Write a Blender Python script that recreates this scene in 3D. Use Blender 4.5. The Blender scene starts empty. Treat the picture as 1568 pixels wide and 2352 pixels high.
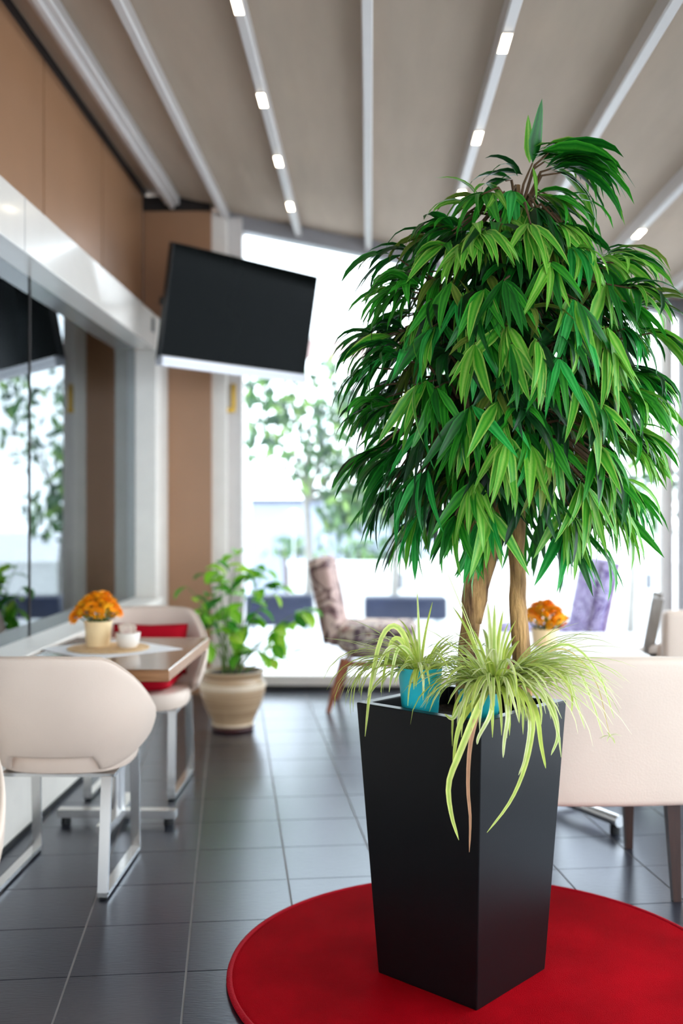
import bpy, bmesh, math, random
from mathutils import Vector, Matrix, Euler

R = math.radians
rnd = random.Random(7)
scene = bpy.context.scene
COL = scene.collection
EYE = 1.28
YAW = R(1.575)
CY, SY = math.cos(YAW), math.sin(YAW)

# ------------------------------------------------------------------ camera, sky, exposure
cam_d = bpy.data.cameras.new('camera')
cam_d.sensor_fit = 'VERTICAL'
cam_d.sensor_height = 36.0
cam_d.lens = 36.0 * 2400.0 / 2352.0
cam_d.shift_y = -7.0 / 2352.0
cam_d.dof.use_dof = True
cam_d.dof.focus_distance = 2.72
cam_d.dof.aperture_fstop = 1.5
cam_d.clip_start = 0.05
cam = bpy.data.objects.new('camera', cam_d)
COL.objects.link(cam)
cam.location = (0, 0, EYE)
cam.rotation_euler = (R(90), 0, YAW)
scene.camera = cam

world = bpy.data.worlds.new('overcast_sky')
scene.world = world
world.use_nodes = True
bg = world.node_tree.nodes['Background']
bg.inputs['Color'].default_value = (0.82, 0.91, 1.0, 1)
bg.inputs['Strength'].default_value = 3.4

vs = scene.view_settings
vs.view_transform = 'Standard'
vs.look = 'None'
vs.gamma = 1.0
vs.use_curve_mapping = False
vs.exposure = 0.86


def P(x, y):
    """survey position (x right, y ahead of the entrance mark) to the room's own axes"""
    return (x * CY - y * SY, x * SY + y * CY)


def P3(x, y, z):
    a, b = P(x, y)
    return Vector((a, b, z))


# ------------------------------------------------------------------ material helpers
def lin(c):
    c = c / 255.0
    return c / 12.92 if c <= 0.04045 else ((c + 0.055) / 1.055) ** 2.4


def rgb(r, g, b):
    return (lin(r), lin(g), lin(b), 1.0)


def nn(nt, kind, **kw):
    n = nt.nodes.new(kind)
    for k, v in kw.items():
        setattr(n, k, v)
    return n


def mat(name, col, rough=0.5, metal=0.0, var=0.08, scale=8.0, bump=0.0, bscale=60.0, spec=0.5, stretch=(1, 1, 1),
        col2=None, coat=0.0, coatr=0.08, tint=None, emit=None, estr=0.0, sheen=0.0):
    m = bpy.data.materials.new(name)
    m.use_nodes = True
    nt = m.node_tree
    p = nt.nodes['Principled BSDF']
    p.inputs['Roughness'].default_value = rough
    p.inputs['Metallic'].default_value = metal
    p.inputs['Specular IOR Level'].default_value = spec
    p.inputs['Coat Weight'].default_value = coat
    p.inputs['Coat Roughness'].default_value = coatr
    if tint:
        p.inputs['Specular Tint'].default_value = tint
        p.inputs['Coat Tint'].default_value = tint
    p.inputs['Sheen Weight'].default_value = sheen
    tc = nn(nt, 'ShaderNodeTexCoord')
    mp = nn(nt, 'ShaderNodeMapping')
    mp.inputs['Scale'].default_value = stretch
    nt.links.new(tc.outputs['Object'], mp.inputs['Vector'])
    no = nn(nt, 'ShaderNodeTexNoise')
    no.inputs['Scale'].default_value = scale
    no.inputs['Detail'].default_value = 4
    nt.links.new(mp.outputs['Vector'], no.inputs['Vector'])
    ra = nn(nt, 'ShaderNodeValToRGB')
    if col2 is None:
        lo = [max(0, c * (1 - var)) for c in col[:3]] + [1]
        hi = [min(1, c * (1 + var)) for c in col[:3]] + [1]
    else:
        lo, hi = list(col), list(col2)
    ra.color_ramp.elements[0].position = 0.3
    ra.color_ramp.elements[1].position = 0.7
    ra.color_ramp.elements[0].color = lo
    ra.color_ramp.elements[1].color = hi
    nt.links.new(no.outputs['Fac'], ra.inputs['Fac'])
    nt.links.new(ra.outputs['Color'], p.inputs['Base Color'])
    if bump > 0:
        n2 = nn(nt, 'ShaderNodeTexNoise')
        n2.inputs['Scale'].default_value = bscale
        n2.inputs['Detail'].default_value = 3
        nt.links.new(mp.outputs['Vector'], n2.inputs['Vector'])
        b = nn(nt, 'ShaderNodeBump')
        b.inputs['Strength'].default_value = bump
        b.inputs['Distance'].default_value = 0.01
        nt.links.new(n2.outputs['Fac'], b.inputs['Height'])
        nt.links.new(b.outputs['Normal'], p.inputs['Normal'])
    if emit:
        p.inputs['Emission Color'].default_value = emit
        p.inputs['Emission Strength'].default_value = estr
    return m


def leafmat(name, rough=0.42, trans=0.25, spec=0.4):
    m = bpy.data.materials.new(name)
    m.use_nodes = True
    nt = m.node_tree
    p = nt.nodes['Principled BSDF']
    p.inputs['Roughness'].default_value = rough
    p.inputs['Specular IOR Level'].default_value = spec
    at = nn(nt, 'ShaderNodeAttribute', attribute_name='Col')
    no = nn(nt, 'ShaderNodeTexNoise')
    no.inputs['Scale'].default_value = 40
    tc = nn(nt, 'ShaderNodeTexCoord')
    nt.links.new(tc.outputs['Object'], no.inputs['Vector'])
    hs = nn(nt, 'ShaderNodeHueSaturation')
    mr = nn(nt, 'ShaderNodeMapRange')
    mr.inputs['To Min'].default_value = 0.8
    mr.inputs['To Max'].default_value = 1.2
    nt.links.new(no.outputs['Fac'], mr.inputs['Value'])
    nt.links.new(mr.outputs['Result'], hs.inputs['Value'])
    nt.links.new(at.outputs['Color'], hs.inputs['Color'])
    nt.links.new(hs.outputs['Color'], p.inputs['Base Color'])
    tr = nn(nt, 'ShaderNodeBsdfTranslucent')
    nt.links.new(hs.outputs['Color'], tr.inputs['Color'])
    mx = nn(nt, 'ShaderNodeMixShader')
    mx.inputs['Fac'].default_value = trans
    nt.links.new(p.outputs['BSDF'], mx.inputs[1])
    nt.links.new(tr.outputs['BSDF'], mx.inputs[2])
    nt.links.new(mx.outputs['Shader'], nt.nodes['Material Output'].inputs['Surface'])
    return m


def glassmat(name, tint, ior, rough=0.0, floor_fac=0.0):
    m = bpy.data.materials.new(name)
    m.use_nodes = True
    nt = m.node_tree
    nt.nodes.remove(nt.nodes['Principled BSDF'])
    t = nn(nt, 'ShaderNodeBsdfTransparent')
    t.inputs['Color'].default_value = tint
    g = nn(nt, 'ShaderNodeBsdfGlossy')
    g.inputs['Roughness'].default_value = rough
    g.inputs['Color'].default_value = (0.92, 0.97, 1, 1)
    f = nn(nt, 'ShaderNodeFresnel')
    f.inputs['IOR'].default_value = ior
    mx = nn(nt, 'ShaderNodeMixShader')
    if floor_fac:
        ma = nn(nt, 'ShaderNodeMath', operation='MAXIMUM')
        ma.inputs[1].default_value = floor_fac
        nt.links.new(f.outputs['Fac'], ma.inputs[0])
        nt.links.new(ma.outputs['Value'], mx.inputs['Fac'])
    else:
        nt.links.new(f.outputs['Fac'], mx.inputs['Fac'])
    nt.links.new(t.outputs['BSDF'], mx.inputs[1])
    nt.links.new(g.outputs['BSDF'], mx.inputs[2])
    nt.links.new(mx.outputs['Shader'], nt.nodes['Material Output'].inputs['Surface'])
    return m


def patternmat(name, cols, scale=9.0, rough=0.85, distort=1.5):
    """woven furnishing fabric with big irregular motifs"""
    m = bpy.data.materials.new(name)
    m.use_nodes = True
    nt = m.node_tree
    p = nt.nodes['Principled BSDF']
    p.inputs['Roughness'].default_value = rough
    tc = nn(nt, 'ShaderNodeTexCoord')
    no = nn(nt, 'ShaderNodeTexNoise')
    no.inputs['Scale'].default_value = scale
    no.inputs['Detail'].default_value = 1.0
    no.inputs['Distortion'].default_value = distort
    nt.links.new(tc.outputs['Object'], no.inputs['Vector'])
    ra = nn(nt, 'ShaderNodeValToRGB')
    ra.color_ramp.interpolation = 'CONSTANT'
    els = ra.color_ramp.elements
    n = len(cols)
    els[0].position = 0.0
    els[0].color = cols[0]
    els[1].position = 0.36
    els[1].color = cols[1]
    for i in range(2, n):
        e = els.new(0.36 + 0.26 * (i - 1) / (n - 1))
        e.color = cols[i]
    nt.links.new(no.outputs['Fac'], ra.inputs['Fac'])
    nt.links.new(ra.outputs['Color'], p.inputs['Base Color'])
    n2 = nn(nt, 'ShaderNodeTexNoise')
    n2.inputs['Scale'].default_value = 250
    b = nn(nt, 'ShaderNodeBump')
    b.inputs['Strength'].default_value = 0.3
    nt.links.new(tc.outputs['Object'], n2.inputs['Vector'])
    nt.links.new(n2.outputs['Fac'], b.inputs['Height'])
    nt.links.new(b.outputs['Normal'], p.inputs['Normal'])
    return m


M = {}
M['tile'] = mat('slate_tile', rgb(27, 28, 36), 0.30, var=0.22, tint=(0.80, 0.86, 1.0, 1), scale=5, bump=0.10, bscale=25, stretch=(1, 6, 1), spec=0.75, coat=0.35, coatr=0.22)
M['grout'] = mat('grout', rgb(150, 146, 145), 0.9, var=0.1)
M['panel_brown'] = mat('brown_laminate', rgb(160, 118, 86), 0.36, var=0.04, scale=3, spec=0.5)
M['joint'] = mat('dark_joint', rgb(30, 22, 18), 0.8)
M['white_gloss'] = mat('white_lacquer', rgb(234, 226, 216), 0.22, var=0.02, spec=0.5, coat=0.3)
M['white'] = mat('white_paint', rgb(234, 226, 216), 0.45, var=0.03)
M['offwhite'] = mat('off_white_metal', rgb(214, 206, 200), 0.4, var=0.03)
M['grey_metal'] = mat('grey_metal', rgb(150, 148, 150), 0.4, metal=0.2, var=0.03)
M['fabric_roof'] = mat('roof_fabric', rgb(178, 160, 142), 0.85, var=0.04, scale=2, spec=0.2, bump=0.1, bscale=6, stretch=(6, 1, 1))
M['beam'] = mat('beam_white_metal', rgb(192, 184, 178), 0.4, var=0.02)
M['dark_room'] = mat('dark_interior', rgb(22, 28, 32), 0.9)
M['dark_glass'] = glassmat('reflecting_glass', (0.55, 0.62, 0.66, 1), 1.75, 0.0, 0.30)
M['clear_glass'] = glassmat('clear_glass', (0.97, 0.985, 0.985, 1), 1.12)
M['black'] = mat('black_rubber', rgb(16, 16, 18), 0.6)
M['leather'] = mat('beige_leather', rgb(227, 205, 188), 0.48, var=0.03, scale=4, bump=0.08, bscale=180)
M['leather_seam'] = mat('beige_piping', rgb(206, 184, 166), 0.5, var=0.03)
M['chrome'] = mat('brushed_steel', rgb(208, 206, 204), 0.22, metal=0.9, var=0.03)
M['wood_table'] = mat('table_walnut', rgb(112, 78, 54), 0.22, var=0.2, scale=6, stretch=(1, 14, 14), col2=rgb(160, 122, 92), coat=0.4)
M['wood_edge'] = mat('table_edge', rgb(138, 92, 56), 0.35, scale=6, stretch=(1, 14, 14), col2=rgb(172, 124, 84))
M['red_cushion'] = mat('red_cushion', rgb(176, 6, 30), 0.8, var=0.08, bump=0.1, bscale=200, spec=0.15)
M['rug'] = mat('red_rug', rgb(138, 0, 10), 0.95, var=0.25, scale=3.5, bump=0.6, bscale=420, col2=rgb(172, 2, 18), spec=0.03)
M['rug_edge'] = mat('rug_binding', rgb(168, 8, 28), 0.8, bump=0.4, bscale=200, spec=0.1)
M['planter'] = mat('black_planter', rgb(9, 9, 11), 0.36, var=0.1, spec=0.22, bump=0.02, bscale=300)
M['soil'] = mat('soil', rgb(46, 32, 24), 0.95, var=0.5, scale=40, bump=0.8, bscale=60)
M['bark'] = mat('tan_bark', rgb(84, 54, 30), 0.85, scale=7, bump=0.9, bscale=24, stretch=(6, 6, 1), col2=rgb(206, 158, 102))
M['twig'] = mat('twig', rgb(96, 70, 44), 0.8, var=0.2, scale=30)
M['leaf'] = leafmat('ficus_leaf', 0.38, 0.22)
M['blade'] = leafmat('spider_leaf', 0.45, 0.3)
M['shrub_leaf'] = leafmat('broad_leaf', 0.4, 0.42)
M['turquoise'] = mat('turquoise_plastic', rgb(36, 184, 198), 0.35, var=0.03)
M['pot_clay'] = mat('glazed_clay', rgb(146, 112, 80), 0.4, scale=3.0, stretch=(0.3, 0.3, 22), col2=rgb(196, 166, 132), coat=0.3)
M['pot_band'] = mat('clay_band', rgb(212, 190, 164), 0.4, var=0.06, scale=10)
M['saucer'] = mat('dark_red_saucer', rgb(70, 30, 26), 0.5)
M['cream_pot'] = mat('cream_pot', rgb(244, 214, 164), 0.55, var=0.04, bump=0.1, bscale=80)
M['paper'] = mat('white_paper', rgb(240, 238, 238), 0.7, var=0.02)
M['woven'] = mat('woven_mat', rgb(206, 164, 112), 0.8, var=0.15, scale=60, bump=0.5, bscale=120, col2=rgb(228, 194, 148))
M['ceramic'] = mat('white_ceramic', rgb(240, 232, 222), 0.3, var=0.02)
M['packet'] = mat('sugar_packet', rgb(196, 160, 150), 0.7, scale=30, col2=rgb(240, 226, 206))
M['petal'] = mat('orange_petal', rgb(252, 164, 12), 0.6, scale=16, col2=rgb(255, 208, 52), spec=0.2)
M['petal2'] = mat('deep_orange_petal', rgb(250, 138, 8), 0.6, scale=16, col2=rgb(255, 180, 28), spec=0.2)
M['stem_green'] = mat('green_stem', rgb(92, 120, 50), 0.6, var=0.2)
M['dark_leaf'] = mat('dark_leaf', rgb(40, 74, 30), 0.5, var=0.2)
M['tv_screen'] = mat('tv_screen', rgb(4, 7, 6), 0.10, var=0.02, spec=0.045)
M['tv_body'] = mat('tv_body', rgb(18, 18, 20), 0.4)
M['silver'] = mat('silver_trim', rgb(206, 204, 208), 0.35, metal=0.4, var=0.02)
M['brass'] = mat('brass', rgb(198, 158, 60), 0.3, metal=0.8, var=0.05)
M['dark_wood'] = mat('dark_wood', rgb(58, 36, 28), 0.4, var=0.2, scale=10, stretch=(8, 8, 1))
M['teak'] = mat('red_brown_wood', rgb(132, 70, 42), 0.4, scale=8, stretch=(8, 8, 1), col2=rgb(166, 96, 60))
M['fab_brown'] = patternmat('brown_print_fabric', [rgb(76, 56, 62), rgb(128, 104, 110), rgb(214, 200, 184), rgb(150, 112, 104), rgb(206, 184, 168)], 8.0)
M['fab_stripe'] = patternmat('brown_stripe_fabric', [rgb(88, 62, 62), rgb(140, 108, 104), rgb(206, 176, 164), rgb(110, 82, 80), rgb(178, 146, 136)], 6.0, distort=0.4)
M['fab_purple'] = patternmat('purple_print_fabric', [rgb(84, 70, 122), rgb(150, 136, 186), rgb(204, 194, 224), rgb(116, 96, 150), rgb(184, 170, 210)], 9.0)
M['fab_purple_side'] = mat('purple_side_fabric', rgb(122, 84, 134), 0.85, scale=14, col2=rgb(188, 168, 200))
M['grey_wood'] = mat('grey_wood', rgb(140, 134, 128), 0.5, var=0.15, scale=10, stretch=(8, 8, 1))
M['pavement'] = mat('pale_pavement', rgb(208, 208, 212), 0.8, var=0.06, scale=1.5)
M['parapet'] = mat('white_render', rgb(238, 238, 236), 0.8, var=0.02)
M['navy'] = mat('navy_paint', rgb(34, 42, 66), 0.4, var=0.2, scale=3)
M['grey_wall'] = mat('grey_blue_wall', rgb(150, 156, 172), 0.8, var=0.06, scale=2)
M['dark_cap'] = mat('dark_cap', rgb(84, 88, 100), 0.7)
M['pale_bark'] = mat('pale_bark', rgb(150, 146, 140), 0.8, var=0.2, scale=20)
M['pole'] = mat('pale_pole', rgb(206, 214, 216), 0.5, var=0.03)
M['canopy_cloth'] = mat('pink_grey_canopy', rgb(176, 150, 146), 0.8, var=0.08, scale=3)
M['globe'] = mat('opal_globe', rgb(246, 246, 246), 0.3, emit=(1, 1, 1, 1), estr=1.5)
M['led'] = mat('led_lens', rgb(255, 244, 220), 0.4, emit=(1.0, 0.86, 0.62, 1), estr=14.0)
M['tree_leaf'] = leafmat('street_tree_leaf', 0.6, 0.4)


# ------------------------------------------------------------------ mesh helpers
def link(o, parent=None):
    COL.objects.link(o)
    if parent is not None:
        o.parent = parent
    return o


def obj(name, bm, m, parent=None, smooth=False, loc=None, rot=None):
    me = bpy.data.meshes.new(name)
    bm.normal_update()
    bm.to_mesh(me)
    bm.free()
    if m is not None:
        for x in (m if isinstance(m, (list, tuple)) else [m]):
            me.materials.append(x)
    if smooth:
        me.polygons.foreach_set('use_smooth', [True] * len(me.polygons))
        if smooth == 'auto':
            try:
                me.set_sharp_from_angle(angle=R(40))
            except Exception:
                pass
    o = bpy.data.objects.new(name, me)
    if loc is not None:
        o.location = loc
    if rot is not None:
        o.rotation_euler = rot
    return link(o, parent)


def thing(name, label, cat, loc=(0, 0, 0), rz=0.0, group=None):
    o = bpy.data.objects.new(name, None)
    o.empty_display_size = 0.1
    COL.objects.link(o)
    o.location = loc
    o.rotation_euler = (0, 0, rz)
    tag(o, label, cat, group)
    return o


def tag(o, label, cat, group=None):
    o['label'] = label
    o['category'] = cat
    if group:
        o['group'] = group
    return o


def struct(o, label=None):
    o['kind'] = 'structure'
    if label:
        o['label'] = label
    return o


def bx(bm, x0, x1, y0, y1, z0, z1, mat_i=0):
    v = [bm.verts.new(c) for c in ((x0, y0, z0), (x1, y0, z0), (x1, y1, z0), (x0, y1, z0),
                                   (x0, y0, z1), (x1, y0, z1), (x1, y1, z1), (x0, y1, z1))]
    fs = []
    for q in ((3, 2, 1, 0), (4, 5, 6, 7), (0, 1, 5, 4), (1, 2, 6, 5), (2, 3, 7, 6), (3, 0, 4, 7)):
        f = bm.faces.new([v[i] for i in q])
        f.material_index = mat_i
        fs.append(f)
    return v


def box(x0, x1, y0, y1, z0, z1, bev=0.0, seg=2):
    bm = bmesh.new()
    bx(bm, x0, x1, y0, y1, z0, z1)
    if bev > 0:
        bmesh.ops.bevel(bm, geom=list(bm.edges), offset=bev, segments=seg, profile=0.5, affect='EDGES')
    return bm


def tube(bm, pts, rad, n=8, cap=True):
    """sweep a circle; rad is a number or one per point"""
    pts = [Vector(p) for p in pts]
    if not isinstance(rad, (list, tuple)):
        rad = [rad] * len(pts)
    rings = []
    up = None
    for i, p in enumerate(pts):
        t = (pts[min(i + 1, len(pts) - 1)] - pts[max(i - 1, 0)]).normalized()
        if up is None:
            up = Vector((0, 0, 1)) if abs(t.z) < 0.9 else Vector((1, 0, 0))
        a = t.cross(up).normalized()
        b = a.cross(t).normalized()
        up = b
        rings.append([bm.verts.new(p + (a * math.cos(2 * math.pi * k / n) + b * math.sin(2 * math.pi * k / n)) * rad[i]) for k in range(n)])
    for i in range(len(rings) - 1):
        for k in range(n):
            bm.faces.new((rings[i][k], rings[i + 1][k], rings[i + 1][(k + 1) % n], rings[i][(k + 1) % n]))
    if cap:
        bm.faces.new(rings[0])
        bm.faces.new(list(reversed(rings[-1])))
    return bm


def lathe(prof, n=32, close=True):
    bm = bmesh.new()
    rings = []
    for r, z in prof:
        if r < 1e-6:
            rings.append([bm.verts.new((0, 0, z))])
        else:
            rings.append([bm.verts.new((r * math.cos(2 * math.pi * k / n), r * math.sin(2 * math.pi * k / n), z)) for k in range(n)])
    for a, b in zip(rings, rings[1:]):
        for k in range(n):
            k2 = (k + 1) % n
            if len(a) == 1 and len(b) == 1:
                continue
            if len(a) == 1:
                bm.faces.new((a[0], b[k2], b[k]))
            elif len(b) == 1:
                bm.faces.new((a[k], a[k2], b[0]))
            else:
                bm.faces.new((a[k], a[k2], b[k2], b[k]))
    bmesh.ops.recalc_face_normals(bm, faces=bm.faces)
    return bm


def bar(bm, a, b, w, h):
    """rectangular bar from a to b, width w across, height h"""
    a, b = Vector(a), Vector(b)
    t = (b - a).normalized()
    up = Vector((0, 0, 1)) if abs(t.z) < 0.95 else Vector((0, 1, 0))
    s = t.cross(up).normalized()
    u = s.cross(t).normalized()
    vs_ = []
    for p in (a, b):
        for (i, j) in ((-1, -1), (1, -1), (1, 1), (-1, 1)):
            vs_.append(bm.verts.new(p + s * (i * w / 2) + u * (j * h / 2)))
    for q in ((3, 2, 1, 0), (4, 5, 6, 7), (0, 1, 5, 4), (1, 2, 6, 5), (2, 3, 7, 6), (3, 0, 4, 7)):
        bm.faces.new([vs_[i] for i in q])
    return bm


def copy_tree(o, parent=None):
    c = o.copy()
    COL.objects.link(c)
    c.parent = parent
    for ch in o.children:
        copy_tree(ch, c)
    return c


# ------------------------------------------------------------------ the shell of the room
XL, XR, YB, YF = -1.57, 2.20, -3.0, 7.40      # brown wall plane, right glazing, open rear end, far glazing
C0, CS = 1.28 + 1.891, -0.20                  # ceiling height above x = 0 and its fall to the right


def ceil_z(x):
    return C0 + CS * x


# floor: a dark bed with single tiles
floor = struct(obj('floor', box(XL - 0.1, XR + 0.1, YB, YF + 0.12, -0.06, -0.003), M['grout']), 'dark slate tile floor with pale joints')


def clip_poly(poly, axis, lim, keep_less):
    out = []
    for i in range(len(poly)):
        a, b = poly[i], poly[(i + 1) % len(poly)]
        ia = (a[axis] <= lim) if keep_less else (a[axis] >= lim)
        ib = (b[axis] <= lim) if keep_less else (b[axis] >= lim)
        if ia:
            out.append(a)
        if ia != ib:
            t = (lim - a[axis]) / (b[axis] - a[axis])
            out.append((a[0] + (b[0] - a[0]) * t, a[1] + (b[1] - a[1]) * t))
    return out


TA = R(7.62) # tile rows turned against the walls
ta = (math.cos(TA), math.sin(TA))
TW, TL, GW = 0.319, 0.345, 0.006
ox, oy = P(-0.4806, 3.372)
ox2, oy2 = P(-0.45, 2.89)
tile_mesh = None
t_off = (ox2 - ox) * -ta[1] + (oy2 - oy) * ta[0]
def tile_poly(i, j):
    x0, x1 = i * TW + GW / 2, (i + 1) * TW - GW / 2
    y0, y1 = t_off + j * TL + GW * 0.35, t_off + (j + 1) * TL - GW * 0.35
    return [(ox + a * ta[0] - b * ta[1], oy + a * ta[1] + b * ta[0]) for a, b in ((x0, y0), (x1, y0), (x1, y1), (x0, y1))]


for i in range(-14, 18):
    for j in range(-22, 22):
        poly = tile_poly(i, j)
        c = (sum(p[0] for p in poly) / 4, sum(p[1] for p in poly) / 4)
        if not (-1.75 < c[0] < XR + 0.2 and 0.4 < c[1] < YF + 0.2):
            continue
        cl = poly
        for ax, lm, less in ((0, -1.40, False), (0, XR, True), (1, YF - 0.02, True)):
            if cl:
                cl = clip_poly(cl, ax, lm, less)
        if len(cl) < 3:
            continue
        whole = len(cl) == 4 and all(abs(a[0] - b[0]) < 1e-9 for a, b in zip(cl, poly))
        if whole and tile_mesh is not None:
            o = bpy.data.objects.new('tile', tile_mesh)
            link(o, floor)
            o.location = (poly[0][0], poly[0][1], rnd.uniform(-0.0006, 0.0))
        else:
            bm = bmesh.new()
            b0 = poly[0] if whole else (0, 0)
            lo = [bm.verts.new((p[0] - b0[0], p[1] - b0[1], -0.012)) for p in cl]
            hi = [bm.verts.new((p[0] - b0[0], p[1] - b0[1], 0.0)) for p in cl]
            bm.faces.new(hi)
            n = len(cl)
            for k in range(n):
                bm.faces.new((lo[k], lo[(k + 1) % n], hi[(k + 1) % n], hi[k]))
            o = obj('tile', bm, M['tile'], floor)
            if whole:
                tile_mesh = o.data
                o.location = (b0[0], b0[1], 0)
# behind the camera the floor is one slab
obj('rear_slab', box(-1.40, XR, YB, 0.36, -0.012, -0.001), M['tile'], floor)

# ceiling: fabric bays between rails, falling to the right
ceiling = struct(obj('ceiling', bmesh.new(), M['fabric_roof']), 'grey roof fabric stretched between white rails')
bm = bmesh.new()
xs0, xs1 = XL - 0.3, XR + 0.3
v = []
for (x, dz) in ((xs0, 0.05), (xs1, 0.05)):
    for y in (YB, YF + 0.3):
        v.append((x, y, ceil_z(x) + dz))
vv = [bm.verts.new(p) for p in v] + [bm.verts.new((p[0], p[1], p[2] + 0.04)) for p in v]
for q in ((0, 1, 3, 2), (4, 6, 7, 5), (0, 2, 6, 4), (1, 5, 7, 3), (0, 4, 5, 1), (2, 3, 7, 6)):
    bm.faces.new([vv[i] for i in q])
bmesh.ops.recalc_face_normals(bm, faces=bm.faces)
bm.to_mesh(ceiling.data)
bm.free()
BEAMS = [-1.36, -1.01, -0.505, -0.012, 0.495, 0.98, 1.48, 1.98]
edges = [XL] + BEAMS + [XR + 0.1]
for a, b in zip(edges, edges[1:]):
    bm = bmesh.new()
    nx, ny = 8, 40
    g = []
    for i in range(nx + 1):
        row = []
        for j in range(ny + 1):
            x = a + (b - a) * i / nx
            y = YB + (YF - YB) * j / ny
            sag = -0.010 * math.sin(math.pi * i / nx) * (0.6 + 0.4 * math.sin(j * 1.9 + a * 7))
            row.append(bm.verts.new((x, y, ceil_z(x) + sag)))
        g.append(row)
    for i in range(nx):
        for j in range(ny):
            bm.faces.new((g[i][j], g[i][j + 1], g[i + 1][j + 1], g[i + 1][j]))
    obj('fabric_panel', bm, M['fabric_roof'], ceiling, True)
for k, x in enumerate(BEAMS):
    w = 0.10 if k == 0 else 0.045
    zc = ceil_z(x)
    y1 = YF - (0.25 if k == 0 else 0.03)
    bm = box(x - w / 2, x + w / 2, YB, y1, zc - 0.075, zc + 0.02, 0.006, 1)
    ob = obj('beam', bm, M['beam'], ceiling)
    if k == 0:
        obj('beam_rib', box(x - 0.016, x + 0.016, YB, y1, zc - 0.10, zc - 0.07, 0.004, 1), M['beam'], ob)
# dark shadow gap trim where fabric meets the brown wall
struct(obj('trim_1', box(XL, XL + 0.02, YB, 7.2, ceil_z(XL) - 0.04, ceil_z(XL) - 0.005), M['joint']), 'dark strip between brown wall and roof fabric')

# LED spots in the lit rails
def spot(x, y, label):
    z = ceil_z(x) - 0.075
    t = thing('ceiling_light', label, 'light', (x, y, z), 0, 'small lit spots in the roof rails')
    obj('housing', box(-0.021, 0.021, -0.085, 0.085, -0.004, 0.002, 0.0015, 1), M['beam'], t)
    obj('lens', box(-0.017, 0.017, -0.078, 0.078, -0.007, -0.0041, 0.001, 1), M['led'], t)


ords = ['first', 'second', 'third', 'fourth', 'fifth', 'sixth']
for k, y in enumerate((6.60, 5.74, 4.88, 3.95)):
    spot(-0.505, y, f'warm lit spot on the rail above the television, {ords[k]} from the far window')
for k, y in enumerate((6.55, 5.72, 4.84, 3.86)):
    spot(0.495, y, f'warm lit spot on the rail behind the tree top, {ords[k]} from the far window')
for k, y in enumerate((6.6, 5.80)):
    spot(1.48, y, f'warm lit spot on the rail at far right, {ords[k]} from the far window')

# left wall: brown panels above, white bulkhead, glazing, white dado
wl = struct(obj('wall_left', box(XL - 0.10, XL - 0.012, YB, 7.3, 2.30, ceil_z(XL) - 0.0), M['joint']), 'brown laminate wall above the white bulkhead')
py = 7.19
k = 0
while py > YB:
    y0 = max(py - 1.10, YB)
    obj('panel', box(XL - 0.012, XL, y0 + 0.008, py - 0.008, 2.30, ceil_z(XL) - 0.03, 0.002, 1), M['panel_brown'], wl)
    py -= 1.10
bh = struct(obj('trim_2', box(XL - 0.1, -1.40, YB, 6.80, 2.325, 2.547, 0.004, 1), M['white_gloss']), 'glossy white bulkhead box over the dark glazing')
for y in (-1.2, 0.6, 2.4, 4.2):
    obj('cover_joint', box(-1.401, -1.3988, y, y + 0.003, 2.327, 2.545), M['grey_metal'], bh)
obj('slot', box(-1.3995, -1.3970, 6.66, 6.73, 2.42, 2.51), M['black'], bh)
struct(obj('wall_jamb', box(XL - 0.1, -1.40, 6.80, 7.20, 0.0, 2.547, 0.004, 1), M['white']), 'white jamb at the end of the dark glazing')
wb = struct(obj('wall_return', box(XL, -1.10, 7.20, 7.30, 0.0, ceil_z(-1.33) - 0.02), M['panel_brown']), 'brown panel between jamb and white window post')
struct(obj('trim_3', box(XL, -1.10, 7.17, 7.20, ceil_z(-1.10) - 0.05, ceil_z(-1.33)), M['joint']), 'dark strip above the brown panel')
dado = struct(obj('wall_dado', box(-1.66, -1.365, YB, 6.80, 0.0, 0.665), M['white']), 'white low wall below the dark glazing')
struct(obj('baseboard_left', box(-1.365, -1.358, YB, 6.80, 0.0, 0.02), M['black']), 'thin black line at the foot of the low wall')
win2 = struct(obj('window_2', box(-1.66, -1.350, YB, 6.80, 0.665, 0.705, 0.004, 1), M['white']), 'white rail carrying the dark reflecting glazing')
gy = 6.80
while gy > YB:
    g0 = max(gy - 2.13, YB)
    obj('pane', box(-1.545, -1.535, g0 + 0.008, gy - 0.008, 0.706, 2.324), M['dark_glass'], win2)
    obj('pane_edge', box(-1.547, -1.531, g0 - 0.007, g0 + 0.007, 0.706, 2.324), M['joint'], win2)
    gy -= 2.13
# unlit room beyond the reflecting glass
bm = bmesh.new()
bx(bm, -3.6, -3.5, YB, 7.3, 0, 2.45)
bx(bm, -3.5, -1.66, YB - 0.1, YB, 0, 2.45)
bx(bm, -3.5, XL - 0.1, 7.2, 7.3, 0, 2.45)
bx(bm, -3.5, XL - 0.1, YB, 7.3, 2.40, 2.45)
bx(bm, -3.5, -1.66, YB, 7.3, -0.06, 0.0)
struct(obj('wall_back_room', bm, M['dark_room']), 'unlit room behind the reflecting glass')

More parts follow.
